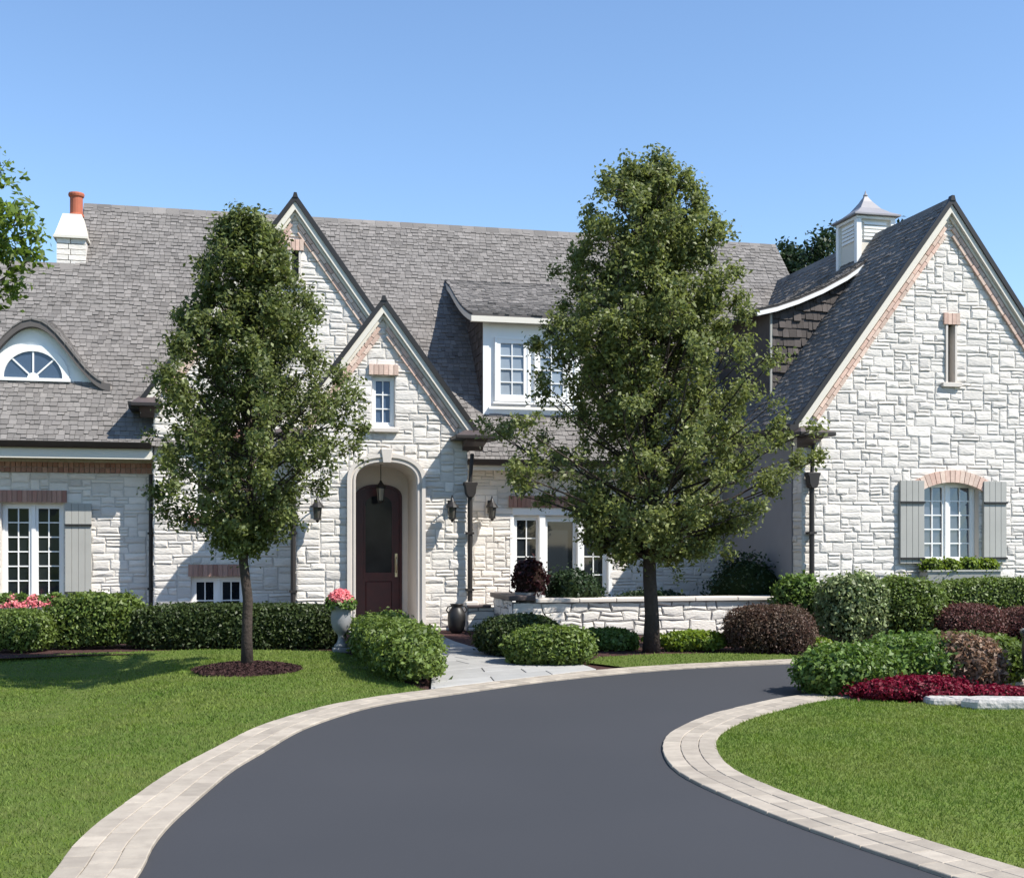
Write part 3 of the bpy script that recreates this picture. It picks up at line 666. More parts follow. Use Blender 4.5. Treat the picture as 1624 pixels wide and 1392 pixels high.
# --- eaves and gutters
def gutter(x0, x1, y, z):
    b = MB(); b.prX([(y-.11, z+.03), (y-.115, z+.05), (y-.10, z+.05), (y, z+.05), (y, z-.06), (y-.05, z-.06), (y-.085, z-.03)], x0, x1); return b.build('gutter', 'copper', house)
gutter(XL, -1.42, 22.1, 3.26); gutter(4.2, 9.35, 21.93, 3.05)
MB().box(XL, -1.41, 22.12, 22.16, 3.02, 3.255).build('fascia', 'cream', house); MB().box(XL, -1.41, 22.165, 22.69, 3.10, 3.13).build('soffit', 'cream', house); MB().box(4.06, 9.46, 21.95, 21.99, 2.9, 3.055).build('fascia', 'cream', house); MB().box(4.06, 9.46, 21.995, 22.39, 2.95, 2.98).build('soffit', 'cream', house)
b = MB(); b.prY([(9.2, 3.44), (9.34, 3.44), (9.34, 3.56), (9.19, 3.56), (9.175, 3.5)], 18.8, 26.5); b.build('gutter', 'copper', house)
b = MB(); b.prY([(-1.8, 3.9), (-1.62, 3.9), (-1.62, 4.02), (-1.82, 4.02)], 21.95, 23.0); b.build('gutter', 'copper', house)
def eave_return(x, y0, y1, z, hw=.33):
    o = MB().box(x-hw, x+hw, y0, y1, z-.07, z).build('eave_return', 'copper', house, bevel=.012)
    b = MB(); b.add([(x-hw+.02, y0+.02, z+.001), (x+hw-.02, y0+.02, z+.001), (x+hw-.02, y1, z+.001), (x-hw+.02, y1, z+.001), (x-.13, y1-.1, z+.13), (x+.13, y1-.1, z+.13), (x+.13, y1, z+.13), (x-.13, y1, z+.13)],
          [(0, 1, 5, 4), (1, 2, 6, 5), (3, 0, 4, 7), (4, 5, 6, 7)]); b.build('cap', 'capmetal', o)
    b = MB(); b.prX([(y0+.1, z-.072), (y1, z-.072), (y1, z-.24), (y1-.06, z-.23), (y1-.12, z-.17), (y0+.14, z-.11)], x-hw*.45, x+hw*.45); b.build('corbel', 'capmetal', o)
eave_return(4.12, 20.42, 20.995, 3.42, .40); eave_return(9.55, 18.5, 18.995, 3.42, .33); eave_return(.93, 20.62, 20.995, 3.42, .3)
eave_return(-1.5, 21.85, 22.195, 4.0, .27); eave_return(15.05, 18.62, 18.995, 3.44, .34)
def downspout(x, y, ztop, head=True, r=.045, base=True):
    o = MB().tube([(x, y, .02), (x, y, .9), (x, y, ztop-.12)], r, 10).build('downspout', 'copper', house)
    if head:
        MB().prism([(-.12, 0), (.12, 0), (.12, -.05), (.10, -.07), (.085, -.2), (.045, -.27), (-.045, -.27), (-.085, -.2), (-.10, -.07), (-.12, -.05)], lambda p, q, d: (x+p, d, ztop+q), y-.1, y+.06).build('leader_head', 'copper', o, bevel=.01)
        MB().tube([(x, y, ztop-.01), (x+.01, y, ztop+.12), (x+.02, y+.0, ztop+.3), (x+.05, y+.05, ztop+.5)], .035, 8).build('outlet_pipe', 'copper', o)
    for z in (.7, 1.7): MB().box(x-r-.02, x+r+.02, y-r-.012, y+r+.06, z, z+.04).build('strap', 'copper', o)
downspout(4.06, YE-.12, 2.62); downspout(9.62, YR-.12, 2.75); downspout(.98, YE-.10, 2.6, False); downspout(-1.47, YL-.1, 2.9, False, .035)
MB().box(3.95, 4.19, YE-.26, YE-.004, 0, .52).build('downspout_boot', 'cutstone', house, bevel=.02)
# --- windows
def window(rect, Y, sashes=2, cols=2, rows=6, rec=.13, mull=.07, bar=.02, tilt=0.0, arch=0, sill='cutstone', m='white', stile=.045, gl='glass', sillw=.07, wall=True):
    X0, X1, z0, z1 = rect; yf = Y+rec; fr = .045
    b = MB(); b.box(X0, X0+fr, yf-.03, yf+.06, z0, z1); b.box(X1-fr, X1, yf-.03, yf+.06, z0, z1); b.box(X0+fr, X1-fr, yf-.03, yf+.06, z0, z0+fr); b.box(X0+fr, X1-fr, yf-.03, yf+.06, z1-fr, z1)
    o = b.build('window', m, house, bevel=.004)
    t = .03; b = MB()
    b.box(X0-t, X0-.001, Y+.005, yf+.06, z0-t, z1+t); b.box(X1+.001, X1+t, Y+.005, yf+.06, z0-t, z1+t); b.box(X0, X1, Y+.005, yf+.06, z0-t, z0-.001); b.box(X0, X1, Y+.005, yf+.06, z1+.001, z1+t)
    if wall: b.build('reveal', 'cutstone', o)
    iw = (X1-X0-2*fr-mull*(sashes-1))/sashes
    for s in range(sashes):
        a = X0+fr+s*(iw+mull); e = a+iw
        if s: MB().box(a-mull, a, yf-.045, yf+.05, z0+fr, z1-fr).build('mullion', m, o, bevel=.004)
        b = MB(); y0, y1 = yf-.02, yf+.03
        b.box(a, a+stile, y0, y1, z0+fr, z1-fr); b.box(e-stile, e, y0, y1, z0+fr, z1-fr); b.box(a+stile, e-stile, y0, y1, z0+fr, z0+fr+stile*1.2); b.box(a+stile, e-stile, y0, y1, z1-fr-stile, z1-fr)
        sa = b.build('sash', m, o)
        gx0, gx1, gz0, gz1 = a+stile, e-stile, z0+fr+stile*1.2, z1-fr-stile
        pw = (gx1-gx0-bar*(cols-1))/cols; ph = (gz1-gz0-bar*(rows-1))/rows
        b = MB()
        for c in range(1, cols): x = gx0+c*(pw+bar)-bar; b.box(x, x+bar, yf-.012, yf+.026, gz0, gz1)
        for r in range(1, rows): z = gz0+r*(ph+bar)-bar; b.box(gx0, gx1, yf-.010, yf+.025, z, z+bar)
        if b.v: b.build('glazing_bar', m, o)
        for c in range(cols):
            for r in range(rows):
                x = gx0+c*(pw+bar); z = gz0+r*(ph+bar); d = [R.gauss(0, .0012)+.0 for _ in range(4)]; tz = math.tan(tilt)*ph
                v = [(x, yf+.014+d[0]+tz/2, z), (x+pw, yf+.014+d[1]+tz/2, z), (x+pw, yf+.014+d[2]-tz/2, z+ph), (x, yf+.014+d[3]-tz/2, z+ph)]
                v2 = [(p[0], p[1]+.006, p[2]) for p in v]; mk('pane', v+v2, [(0, 1, 2, 3), (7, 6, 5, 4), (0, 4, 5, 1), (2, 6, 7, 3)], gl, o, rnd=[R.random()]*4)
    if sill: MB().box(X0-.06, X1+.06, Y-.09, yf-.035, z0-sillw-.03, z0-.032).build('sill', sill, o, bevel=.006)
    return o
def lintel(X0, X1, z0, h, Y, m='redbrick', n=None, arch=0):
    """soldier bricks over an opening, each its own piece; arch = rise"""
    n = n or max(3, round((X1-X0)/.085)); o = MB().box(X0, X1, Y-.028, Y-.001, z0+.004+arch*.0, z0+h-.004).build('lintel', 'mortar', house) if not arch else None
    if arch:
        c = (X0+X1)/2; hw = (X1-X0)/2; rad = (hw*hw+arch*arch)/(2*arch); cz = z0+arch-rad; a0 = math.asin(hw/rad)
        o = MB(); ks = 14
        for i in range(ks):
            t0, t1 = -a0+2*a0*i/ks, -a0+2*a0*(i+1)/ks
            o.prY([(c+rad*math.sin(t0), cz+rad*math.cos(t0)), (c+rad*math.sin(t1), cz+rad*math.cos(t1)), (c+(rad+h)*math.sin(t1), cz+(rad+h)*math.cos(t1)), (c+(rad+h)*math.sin(t0), cz+(rad+h)*math.cos(t0))], Y-.03, Y+.11)
        o = o.build('brick_arch', 'mortar', house)
    for i in range(n):
        if arch:
            g_ = .055; t0 = -a0+2*a0*(i+g_)/n; t1 = -a0+2*a0*(i+1-g_)/n
            pl = [(c+(rad-.002)*math.sin(t0), cz+(rad-.002)*math.cos(t0)), (c+(rad-.002)*math.sin(t1), cz+(rad-.002)*math.cos(t1)), (c+(rad+h)*math.sin(t1), cz+(rad+h)*math.cos(t1)), (c+(rad+h)*math.sin(t0), cz+(rad+h)*math.cos(t0))]
        else:
            w_ = (X1-X0)/n; pl = [(X0+i*w_+.004, z0), (X0+(i+1)*w_-.004, z0), (X0+(i+1)*w_-.004, z0+h), (X0+i*w_+.004, z0+h)]
        b = MB(); b.c = R.random(); b.prY(pl, Y-.058-R.uniform(0, .008), Y-.01); b.build('brick', m, o)
window(W_LEFT, YL, 2, 2, 6, tilt=math.radians(3)); lintel(W_LEFT[0]-.06, W_LEFT[1]+.06, W_LEFT[3]+.02, .21, YL)
window(W_ENTRY, YE, 1, 2, 3, rec=.10, stile=.03, tilt=math.radians(-3), gl='bluepane'); lintel(W_ENTRY[0]-.06, W_ENTRY[1]+.06, W_ENTRY[3]+.02, .18, YE, 'brick')
window(W_LOW, YG, 2, 2, 2, tilt=math.radians(2.0), sill=None); lintel(W_LOW[0]-.05, W_LOW[1]+.05, W_LOW[3]+.02, .21, YG)
window(W_MID, YG, 2, 2, 4, sill='redbrick', sillw=.15); lintel(W_MID[0]-.05, W_MID[1]+.05, W_MID[3]+.02, .21, YG)
window(W_WING, YR, 2, 2, 5, rec=.16, gl='skyglass', tilt=math.radians(-2.2)); lintel(W_WING[0]-.08, W_WING[1]+.08, W_WING[3]-.17, .21, YR, 'brick', 15, .17)
wm = W_MAIN; tw = (wm[1]-wm[0])
b1 = wm[0]+tw*.30; b2 = wm[0]+tw*.70
window((wm[0], b1-.01, wm[2], wm[3]-.14), YM, 1, 2, 5, sill=None, rec=.10); window((b1+.01, b2-.01, wm[2], wm[3]-.14), YM, 1, 1, 1, sill=None, rec=.10, stile=.07); window((b2+.01, wm[1], wm[2], wm[3]-.14), YM, 1, 2, 5, sill=None, rec=.10)
b = MB(); b.box(wm[0]-.02, wm[1]+.02, YM-.02, YM+.16, wm[3]-.135, wm[3]+.01)
b.box(b1-.06, b1+.06, YM-.015, YM+.09, .1, wm[3]-.137); b.box(b2-.06, b2+.06, YM-.015, YM+.09, .1, wm[3]-.137); b.box(wm[0]-.07, wm[0]+.01, YM-.02, YM+.09, .1, wm[3]-.137); b.box(wm[1]-.01, wm[1]+.07, YM-.02, YM+.09, .1, wm[3]-.137)
b.build('window_casing', 'white', house, bevel=.006)
lintel(wm[0]-.1, wm[1]+.1, wm[3]+.015, .22, YM)
for rc, yy, bt in ((SLIT_W, YR, 'brick'), (SLIT_R, YG, 'brick')):
    o = MB().box(rc[0]-.02, rc[1]+.02, yy+.14, yy+.16, rc[2], rc[3]).build('slit_window', 'iron', house)
    MB().box(rc[0]-.04, rc[0]-.001, yy-.045, yy+.138, rc[2], rc[3]).build('jamb', 'cutstone', o); MB().box(rc[1]+.001, rc[1]+.04, yy-.045, yy+.138, rc[2], rc[3]).build('jamb', 'cutstone', o)
    MB().box(rc[0]-.12, rc[1]+.12, yy-.08, yy+.13, rc[2]-.08, rc[2]-.002).build('sill', 'cutstone', o, bevel=.006)
    lintel(rc[0]-.09, rc[1]+.09, rc[3]+.005, .2, yy, bt, 4)
def shutter(x0, x1, z0, z1, Y):
    b = MB(); n = 4; w_ = (x1-x0)/n
    for i in range(n): b.box(x0+i*w_+.002, x0+(i+1)*w_-.002, Y-.085, Y-.055, z0, z1)
    o = b.build('shutter', 'shutter', house, bevel=.003)
    for z in (z0+.07, z1-.40): MB().box(x0-.004, x1+.004, Y-.112, Y-.086, z, z+.035).build('batten', 'iron', o)
    MB().box(x0+.01, x1-.01, Y-.054, Y-.002, z0+.02, z1-.02).build('shutter_back', 'shutter', o)
sx = [P(x, 830, YR)[0] for x in (1424, 1462, 1556, 1592)]
shutter(sx[0], sx[1], 1.19, 2.64, YR); shutter(sx[2], sx[3], 1.19, 2.64, YR)
sx = [P(x, 870, YL)[0] for x in (104, 146, -42, -2)]
for a, e in ((sx[0], sx[1]), (sx[2], sx[3])): shutter(a, e, W_LEFT[2]+.05, W_LEFT[3], YL)
# --- entrance: arched cut-stone surround, deep porch, door
def arch_pts(hw, b_, z0=DZ0, n=28): return [(DX-hw, 0)]+[(DX+hw*math.copysign(abs(math.cos(t))**(2/DE), -math.cos(t)), z0+b_*abs(math.sin(t))**(2/DE)) for t in [math.pi*i/n for i in range(n+1)]]+[(DX+hw, 0)]
def arch_ring(hw0, b0, hw1, b1_, y0, y1, z0=DZ0):
    a = arch_pts(hw0, b0, z0); c = arch_pts(hw1, b1_, z0); m_ = MB()
    for i in range(len(a)-1): m_.prY([a[i], a[i+1], c[i+1], c[i]], y0, y1)
    return m_
sur = arch_ring(DH, DB, DH+.125, DB+.125, YE-.075, YE+.2).build('door_surround', 'cutstone', house)
arch_ring(DH+.085, DB+.085, DH+.15, DB+.15, YE-.11, YE-.076).build('moulding', 'cutstone', sur)
arch_ring(DH+.012, DB+.012, DH+.04, DB+.04, YE-.092, YE-.076).build('bead', 'cutstone', sur)
MB().prY([(DX-.07, DZ0+DB-.01), (DX+.07, DZ0+DB-.01), (DX+.105, DZ0+DB+.24), (DX-.105, DZ0+DB+.24)], YE-.135, YE-.001).build('keystone', 'cutstone', sur, bevel=.01)
YD = 22.1
arch_ring(DH+.002, DB+.002, DH+.06, DB+.06, YE+.201, YD+.1).build('porch_lining', 'cutstone', sur)
hwD, bD, zD = .43, .24, 2.38
m_ = MB(); a = arch_pts(hwD, bD, zD); c = arch_pts(DH+.05, DB+.05)
for i in range(len(a)-1): m_.prY([a[i], a[i+1], c[i+1], c[i]], YD, YD+.06)
m_.build('porch_back', 'cutstone', sur)
m_ = MB(); a = arch_pts(hwD-.045, bD-.045, zD); c = arch_pts(hwD, bD, zD)
for i in range(len(a)-1): m_.prY([a[i], a[i+1], c[i+1], c[i]], YD-.02, YD+.05)
m_.build('door_frame', 'door', sur)
dp = arch_pts(hwD-.047, bD-.047, zD); dp = [(p[0], max(p[1], .07)) for p in dp]
door = MB().prY(dp, YD+.01, YD+.055).build('door', 'door', house)
gp = [(DX+(p[0]-DX)*.64, p[1]-.16) for p in arch_pts(hwD-.05, bD-.05, zD)[1:-1]]
mk('pane', [(p[0], YD-.001, p[1]) for p in gp]+[(DX+.243, YD-.001, 1.0), (DX-.243, YD-.001, 1.0)], [tuple(range(len(gp)+2))], 'doorglass', door, rnd=[.9])
b = MB(); b.box(DX-.27, DX+.27, YD-.014, YD+.008, .92, 1.0); b.box(DX-.27, DX-.243, YD-.014, YD+.008, 1.001, 2.3); b.box(DX+.243, DX+.27, YD-.014, YD+.008, 1.001, 2.3); b.build('glass_bead', 'door', door)
b = MB(); b.box(DX-.24, DX+.24, YD-.016, YD+.008, .2, .84); b.build('lower_panel', 'door', door, bevel=.02)
b = MB(); b.box(DX+.30, DX+.345, YD-.01, YD+.008, .92, 1.35); b.tube([(DX+.322, YD-.01, 1.0), (DX+.322, YD-.07, 1.03), (DX+.322, YD-.08, 1.15), (DX+.322, YD-.07, 1.25), (DX+.322, YD-.01, 1.28)], .012, 8); b.build('handle', 'brass', door)
MB().box(DX-DH-.1, DX+DH+.1, YE-.2, YD, -.02, .06).build('threshold', 'cutstone', house, bevel=.01)
# --- front dormer with a swept shed roof
D0, D1 = 4.7, 6.6; DYF = 22.78; DZB = plane_z(DYF)
dcurve = [(22.50, 5.93), (22.85, 6.03), (23.3, 6.18), (23.8, 6.38), (24.3, 6.62), (24.9, 6.93), (25.45, 7.16)]
b = MB(); b.prX([(DYF, DZB-.1), (DYF, 5.98)]+[(y, z-.05) for y, z in dcurve[1:]]+[(25.45, 7.0)], D0, D1)
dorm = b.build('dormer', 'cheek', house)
b = MB()
for i in range(len(dcurve)-1):
    (ya, za), (yb, zb) = dcurve[i], dcurve[i+1]; b.prX([(ya, za-.05), (yb, zb-.05), (yb, zb), (ya, za)], D0-.28, D1+.28)
b.build('dormer_roof_deck', 'roofbase', dorm)
cv, T = polycurve([(0, y, z) for y, z in dcurve]); shingles('shingles', dorm, cv, T, lambda t, p: [(D0-.3, D1+.3)], (1, 0, 0))
b = MB()
for x0 in (D0-.30, D1+.27):
    for i in range(len(dcurve)-1):
        (ya, za), (yb, zb) = dcurve[i], dcurve[i+1]; b.prX([(ya, za-.16), (yb, zb-.16), (yb, zb-.051), (ya, za-.051)], x0, x0+.03)
b.box(D0-.27, D1+.27, 22.50, 22.53, 5.77, 5.879); b.box(D0-.27, D1+.27, 22.535, 22.765, 5.80, 5.83); b.build('fascia', 'cream', dorm)
b = MB(); b.box(D0-.02, D1+.02, DYF-.03, DYF-.003, DZB-.12, 5.80); b.build('front_panel', 'white', dorm)
for x in (D0-.025, D1-.095): MB().box(x, x+.12, DYF-.05, DYF-.031, DZB-.05, 5.80).build('corner_board', 'white', dorm)
for i in range(2):
    xa = D0+.20+i*.79; window((xa, xa+.69, DZB+.22, 5.52), DYF-.115, 1, 2, 4, rec=.06, sill='white', sillw=.04, stile=.07, gl='blindglass', wall=False, tilt=math.radians(-3))
def cheek_spans(t, p):
    z = p[2]+.1
    if z > 7.0: return []
    yr = 22.1+(z-3.28)/SL; a = DYF+.02
    for (ya, za), (yb, zb) in zip(dcurve, dcurve[1:]):
        if za-.12 <= z <= zb-.12: a = max(a, ya+(z-za+.12)/(zb-za)*(yb-ya))
    return [(a, yr)] if yr > a else []
for x, o_ in ((D0, (-1, 0, 0)), (D1, (1, 0, 0))):
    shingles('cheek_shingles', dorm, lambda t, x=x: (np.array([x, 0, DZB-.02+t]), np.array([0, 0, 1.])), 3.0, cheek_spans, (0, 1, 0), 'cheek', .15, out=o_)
# --- dormer on the wing roof
CYF = 21.1; CX0 = 9.9
wcurve = [(9.55, 5.93), (9.95, 6.03), (10.4, 6.19), (10.9, 6.41), (11.4, 6.68), (11.85, 6.99)]
wing_z = lambda x: 7.58-1.34*(12.3-x)
b = MB(); b.prY([(CX0, wing_z(CX0)-.1), (CX0, 5.97)]+[(x, z-.05) for x, z in wcurve[1:]]+[(11.9, 6.9)], CYF, 23.6)
wd_ = b.build('dormer', 'cheek', house)
b = MB()
for i in range(len(wcurve)-1):
    (xa, za), (xb, zb) = wcurve[i], wcurve[i+1]; b.prY([(xa, za-.05), (xb, zb-.05), (xb, zb), (xa, za)], CYF-.15, 23.8)
b.build('dormer_roof_deck', 'roofbase', wd_)
cv2, T2 = polycurve([(x, 0, z) for x, z in wcurve]); shingles('shingles', wd_, cv2, T2, lambda t, p: [(CYF-.17, 23.8)], (0, 1, 0))
b = MB()
for i in range(len(wcurve)-1):
    (xa, za), (xb, zb) = wcurve[i], wcurve[i+1]; b.prY([(xa, za-.13), (xb, zb-.13), (xb, zb-.051), (xa, za-.051)], CYF-.18, CYF-.15)
b.build('fascia', 'white', wd_)
MB().box(CX0-.02, CX0+.02, CYF-.035, CYF-.002, wing_z(CX0)-.02, 5.9).build('corner_board', 'shutter', wd_)
def wc_spans(t, p):
    z = p[2]+.1
    if z > 6.8: return []
    xr = 12.3-(7.58-z)/1.34; a = CX0+.03
    for (xa, za), (xb, zb) in zip(wcurve, wcurve[1:]):
        if za-.12 <= z <= zb-.12: a = max(a, xa+(z-za+.12)/(zb-za)*(xb-xa))
    return [(a, xr)] if xr > a else []
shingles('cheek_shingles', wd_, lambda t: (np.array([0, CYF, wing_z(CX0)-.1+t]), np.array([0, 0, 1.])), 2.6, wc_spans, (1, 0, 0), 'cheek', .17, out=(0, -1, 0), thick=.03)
# --- eyebrow dormer
EX, EY, EH, EW = -3.54, 23.13, 1.12, 1.34; EZ = plane_z(EY)
def bell(x): return EH*(.5+.5*math.cos(math.pi*max(-1, min(1, (x-EX)/EW))))**1.0
def esurf(x, y): return EZ+bell(x)+.16*(y-EY)
xs = [EX-EW+2*EW*i/40 for i in range(41)]
b = MB()
for xa, xb in zip(xs, xs[1:]):
    ya, yb = EY+bell(xa)/(SL-.16)+.05, EY+bell(xb)/(SL-.16)+.05; y0 = EY-.16
    b.add([(xa, y0, esurf(xa, y0)), (xb, y0, esurf(xb, y0)), (xb, yb, esurf(xb, yb)), (xa, ya, esurf(xa, ya))], [(0, 1, 2, 3)])
    b.add([(xa, y0, esurf(xa, y0)), (xb, y0, esurf(xb, y0)), (xb, y0, esurf(xb, y0)-.13), (xa, y0, esurf(xa, y0)-.13), (xb, EY, esurf(xb, y0)-.13), (xa, EY, esurf(xa, y0)-.13)], [(3, 2, 1, 0), (5, 4, 2, 3)])
ey = b.build('eyebrow_dormer', 'roofbase', house)
V = []; FF = []; RN = []
y = EY-.18
while y < EY+EH/(SL-.16):
    x = EX-EW+R.uniform(0, .1)
    while x < EX+EW:
        w_ = R.uniform(.08, .17); xm = x+w_/2
        if bell(xm) > (SL-.16)*(y-EY)-.02 and bell(xm) > .02:
            k = len(V); th = .02*R.uniform(.8, 1.6); e = x+w_-.006
            for (px_, py_, o_) in ((x, y, 0), (e, y, 0), (x, y, th), (e, y, th), (x, y+.2, .003), (e, y+.2, .003)): V.append((px_, py_, esurf(px_, py_)+o_*1.2))
            FF += [(k, k+1, k+3, k+2), (k+2, k+3, k+5, k+4)]; RN += [R.random()]*2
        x += w_
    y += .135
mk('shingles', V, FF, 'shingle', ey, rnd=RN, kind='stuff')
b = MB()
for xa, xb in zip(xs, xs[1:]):
    za, zb = EZ+bell(xa)-.12, EZ+bell(xb)-.12
    b.add([(xa, EY, EZ-.06), (xb, EY, EZ-.06), (xb, EY, max(zb, EZ-.05)), (xa, EY, max(za, EZ-.05))], [(0, 1, 2, 3)])
b.build('front_panel', 'white', ey)
def fan(r0, r1, n=18, z=EZ+.06): return [[(EX+r*1.0*math.cos(math.pi*i/n), z+r*.96*math.sin(math.pi*i/n)) for i in range(n+1)] for r in (r0, r1)]
ewin = MB(); i_, o_ = fan(.50, .62)
for k in range(18): ewin.prY([i_[k], i_[k+1], o_[k+1], o_[k]], EY-.05, EY-.002)
ewin.box(EX-.64, EX+.64, EY-.07, EY-.002, EZ-.0, EZ+.058)
ewin = ewin.build('window', 'white', house)
for k in range(4):
    a0, a1 = math.pi*k/4+.02, math.pi*(k+1)/4-.02
    pts = [(EX+.1*math.cos(a0), EZ+.06+.1*math.sin(a0))]+[(EX+.505*math.cos(a0+(a1-a0)*j/6), EZ+.06+.485*math.sin(a0+(a1-a0)*j/6)) for j in range(7)]+[(EX+.1*math.cos(a1), EZ+.06+.1*math.sin(a1))]
    MB().prY(pts, EY-.016, EY-.004).build('pane', 'bluepane', ewin)
b = MB()
for k in range(1, 4):
    a0 = math.pi*k/4; c_, s_ = math.cos(a0), math.sin(a0); n_ = (-s_*.014, c_*.014)
    b.prY([(EX+n_[0], EZ+.06+n_[1]), (EX-n_[0], EZ+.06-n_[1]), (EX+.51*c_-n_[0], EZ+.06+.49*s_-n_[1]), (EX+.51*c_+n_[0], EZ+.06+.49*s_+n_[1])], EY-.034, EY-.017)
i_, o_ = fan(.0, .10, 8)
for k in range(8): b.prY([i_[k], i_[k+1], o_[k+1], o_[k]][1:] if False else [(EX, EZ+.06), o_[k+1], o_[k]], EY-.038, EY-.017)
b.build('glazing_bar', 'white', ewin)
# --- chimney and cupola
cx0, cx1 = P(93, 400, 25.9)[0], P(140, 400, 25.9)[0]; cz = lambda y: P(110, y, 25.9)[1]
b = MB(); b.box(cx0+.03, cx1, 25.5, 26.2, 5.8, cz(386)); ch = b.build('chimney', 'stone', house, bevel=.015)
b = MB()
for k in range(7):
    for j, (a, e) in enumerate(((cx0+.02, (cx0+cx1)/2-.04*(k % 2)-.01), ((cx0+cx1)/2-.04*(k % 2)+.005, cx1))):
        b.c = R.random(); b.box(a, e, 25.47-R.uniform(0, .015), 25.51, cz(386)-.11*(k+1)+.008, cz(386)-.11*k-.006)
b.build('stone_facing', 'stone', ch, kind='stuff')
b = MB(); m1 = (cx0+cx1)/2; z0, z1 = cz(386), cz(345); b.box(cx0-.04, cx1+.04, 25.4, 26.3, z0, z0+.05)
b.add([(cx0-.02, 25.42, z0+.051), (cx1+.02, 25.42, z0+.051), (cx1+.02, 26.28, z0+.051), (cx0-.02, 26.28, z0+.051), (m1-.17, 25.6, z1), (m1+.19, 25.6, z1), (m1+.19, 26.1, z1), (m1-.17, 26.1, z1)], [(0, 1, 5, 4), (1, 2, 6, 5), (2, 3, 7, 6), (3, 0, 4, 7), (4, 5, 6, 7)]); b.build('cap', 'cream', ch)
cpx = P(121, 325, 25.8)[0]; hh = cz(308)-z1
MB().lathe([(.15, 0), (.15, .04), (.125, .06), (.125, hh-.09), (.15, hh-.07), (.16, hh-.03), (.15, hh), (.10, hh), (.10, hh-.1)], (cpx, 25.82, z1), 16).build('chimney_pot', 'terracotta', ch)
kx, ky = 12.3, 21.85
MB().box(kx-.36, kx+.36, ky-.36, ky+.36, 6.9, 7.93).build('cupola', 'cream', house, bevel=.01); cu = bpy.context.scene.objects['cupola']
for s in (-1, 1):
    for k in range(5): MB().box(kx-.24, kx+.24, ky+s*.375-.012, ky+s*.375+.012, 7.50+k*.075, 7.55+k*.075).build('louver', 'white', cu); MB().box(kx+s*.375-.012, kx+s*.375+.012, ky-.24, ky+.24, 7.50+k*.075, 7.55+k*.075).build('louver', 'white', cu)
for s in (-1, 1):
    for t in (-1, 1): MB().box(kx+s*.37-.05, kx+s*.37+.05, ky+t*.37-.05, ky+t*.37+.05, 6.95, 7.9).build('corner_board', 'white', cu)
MB().box(kx-.42, kx+.42, ky-.42, ky+.42, 7.905, 7.965).build('cornice', 'white', cu, bevel=.01)
rp = [(.50, 7.97), (.50, 8.0), (.36, 8.07), (.22, 8.18), (.10, 8.34), (.03, 8.46)]; b = MB()
for (r0, z0), (r1, z1) in zip(rp, rp[1:]):
    q0 = [(kx+r0*a, ky+r0*e, z0) for a, e in ((-1, -1), (1, -1), (1, 1), (-1, 1))]; q1 = [(kx+r1*a, ky+r1*e, z1) for a, e in ((-1, -1), (1, -1), (1, 1), (-1, 1))]
    b.add(q0+q1, [(i, (i+1) % 4, 4+(i+1) % 4, 4+i) for i in range(4)])
b.add([(kx-.5, ky-.5, 7.97), (kx+.5, ky-.5, 7.97), (kx+.5, ky+.5, 7.97), (kx-.5, ky+.5, 7.97)], [(0, 1, 2, 3)]); b.lathe([(.035, 0), (.05, .03), (.02, .07), (.004, .13)], (kx, ky, 8.45), 8)
b.build('cupola_roof', 'cupmetal', cu)
# ================================================================== COURTYARD WALL
CWY = 19.3; cw = empty('courtyard_wall', (4.5, CWY, 0), 'low pale fieldstone courtyard wall with flat cap between path and wing', 'wall')
wallX0, wallX1 = 4.46, 9.45
stone_wall('wall_face', cw, [(wallX0, 0), (wallX1, 0), (wallX1, .56), (wallX0, .56)], front(CWY), big=1.25, m='joint', warp=.014)
stone_wall('wall_face', cw, [(CWY, 0), (20.7, 0), (20.7, .60), (CWY, .60)], lambda u, v, d: (wallX0-d, u, v), big=1.2, m='joint', warp=.02)
stone_wall('wall_face', cw, [(3.98, 0), (4.46, 0), (4.46, .42), (3.98, .42)], front(20.7), big=1.1, m='joint')
flush_stones(cw, 250)
b = MB(); b.box(wallX0+.002, wallX1, CWY+.35, CWY+.36, 0, .56); b.build('inner_face', 'mortar', cw)
x = wallX0+.38
while x < wallX1:
    e = min(x+R.uniform(.55, .8), wallX1); b = MB(); b.c = R.random(); b.box(x+.004, e-.004, CWY-.07, CWY+.42, .561, .625); b.build('cap_stone', 'cutstone', cw, bevel=.01); x = e
b = MB(); b.box(wallX0-.07, wallX0+.378, CWY-.09, 20.75, .60, .68); b.build('cap_stone', 'capmetal', cw, bevel=.012)
b = MB(); b.box(3.97, 4.388, 20.62, 21.0-.01, .421, .46); b.build('cap_stone', 'capmetal', cw, bevel=.008)
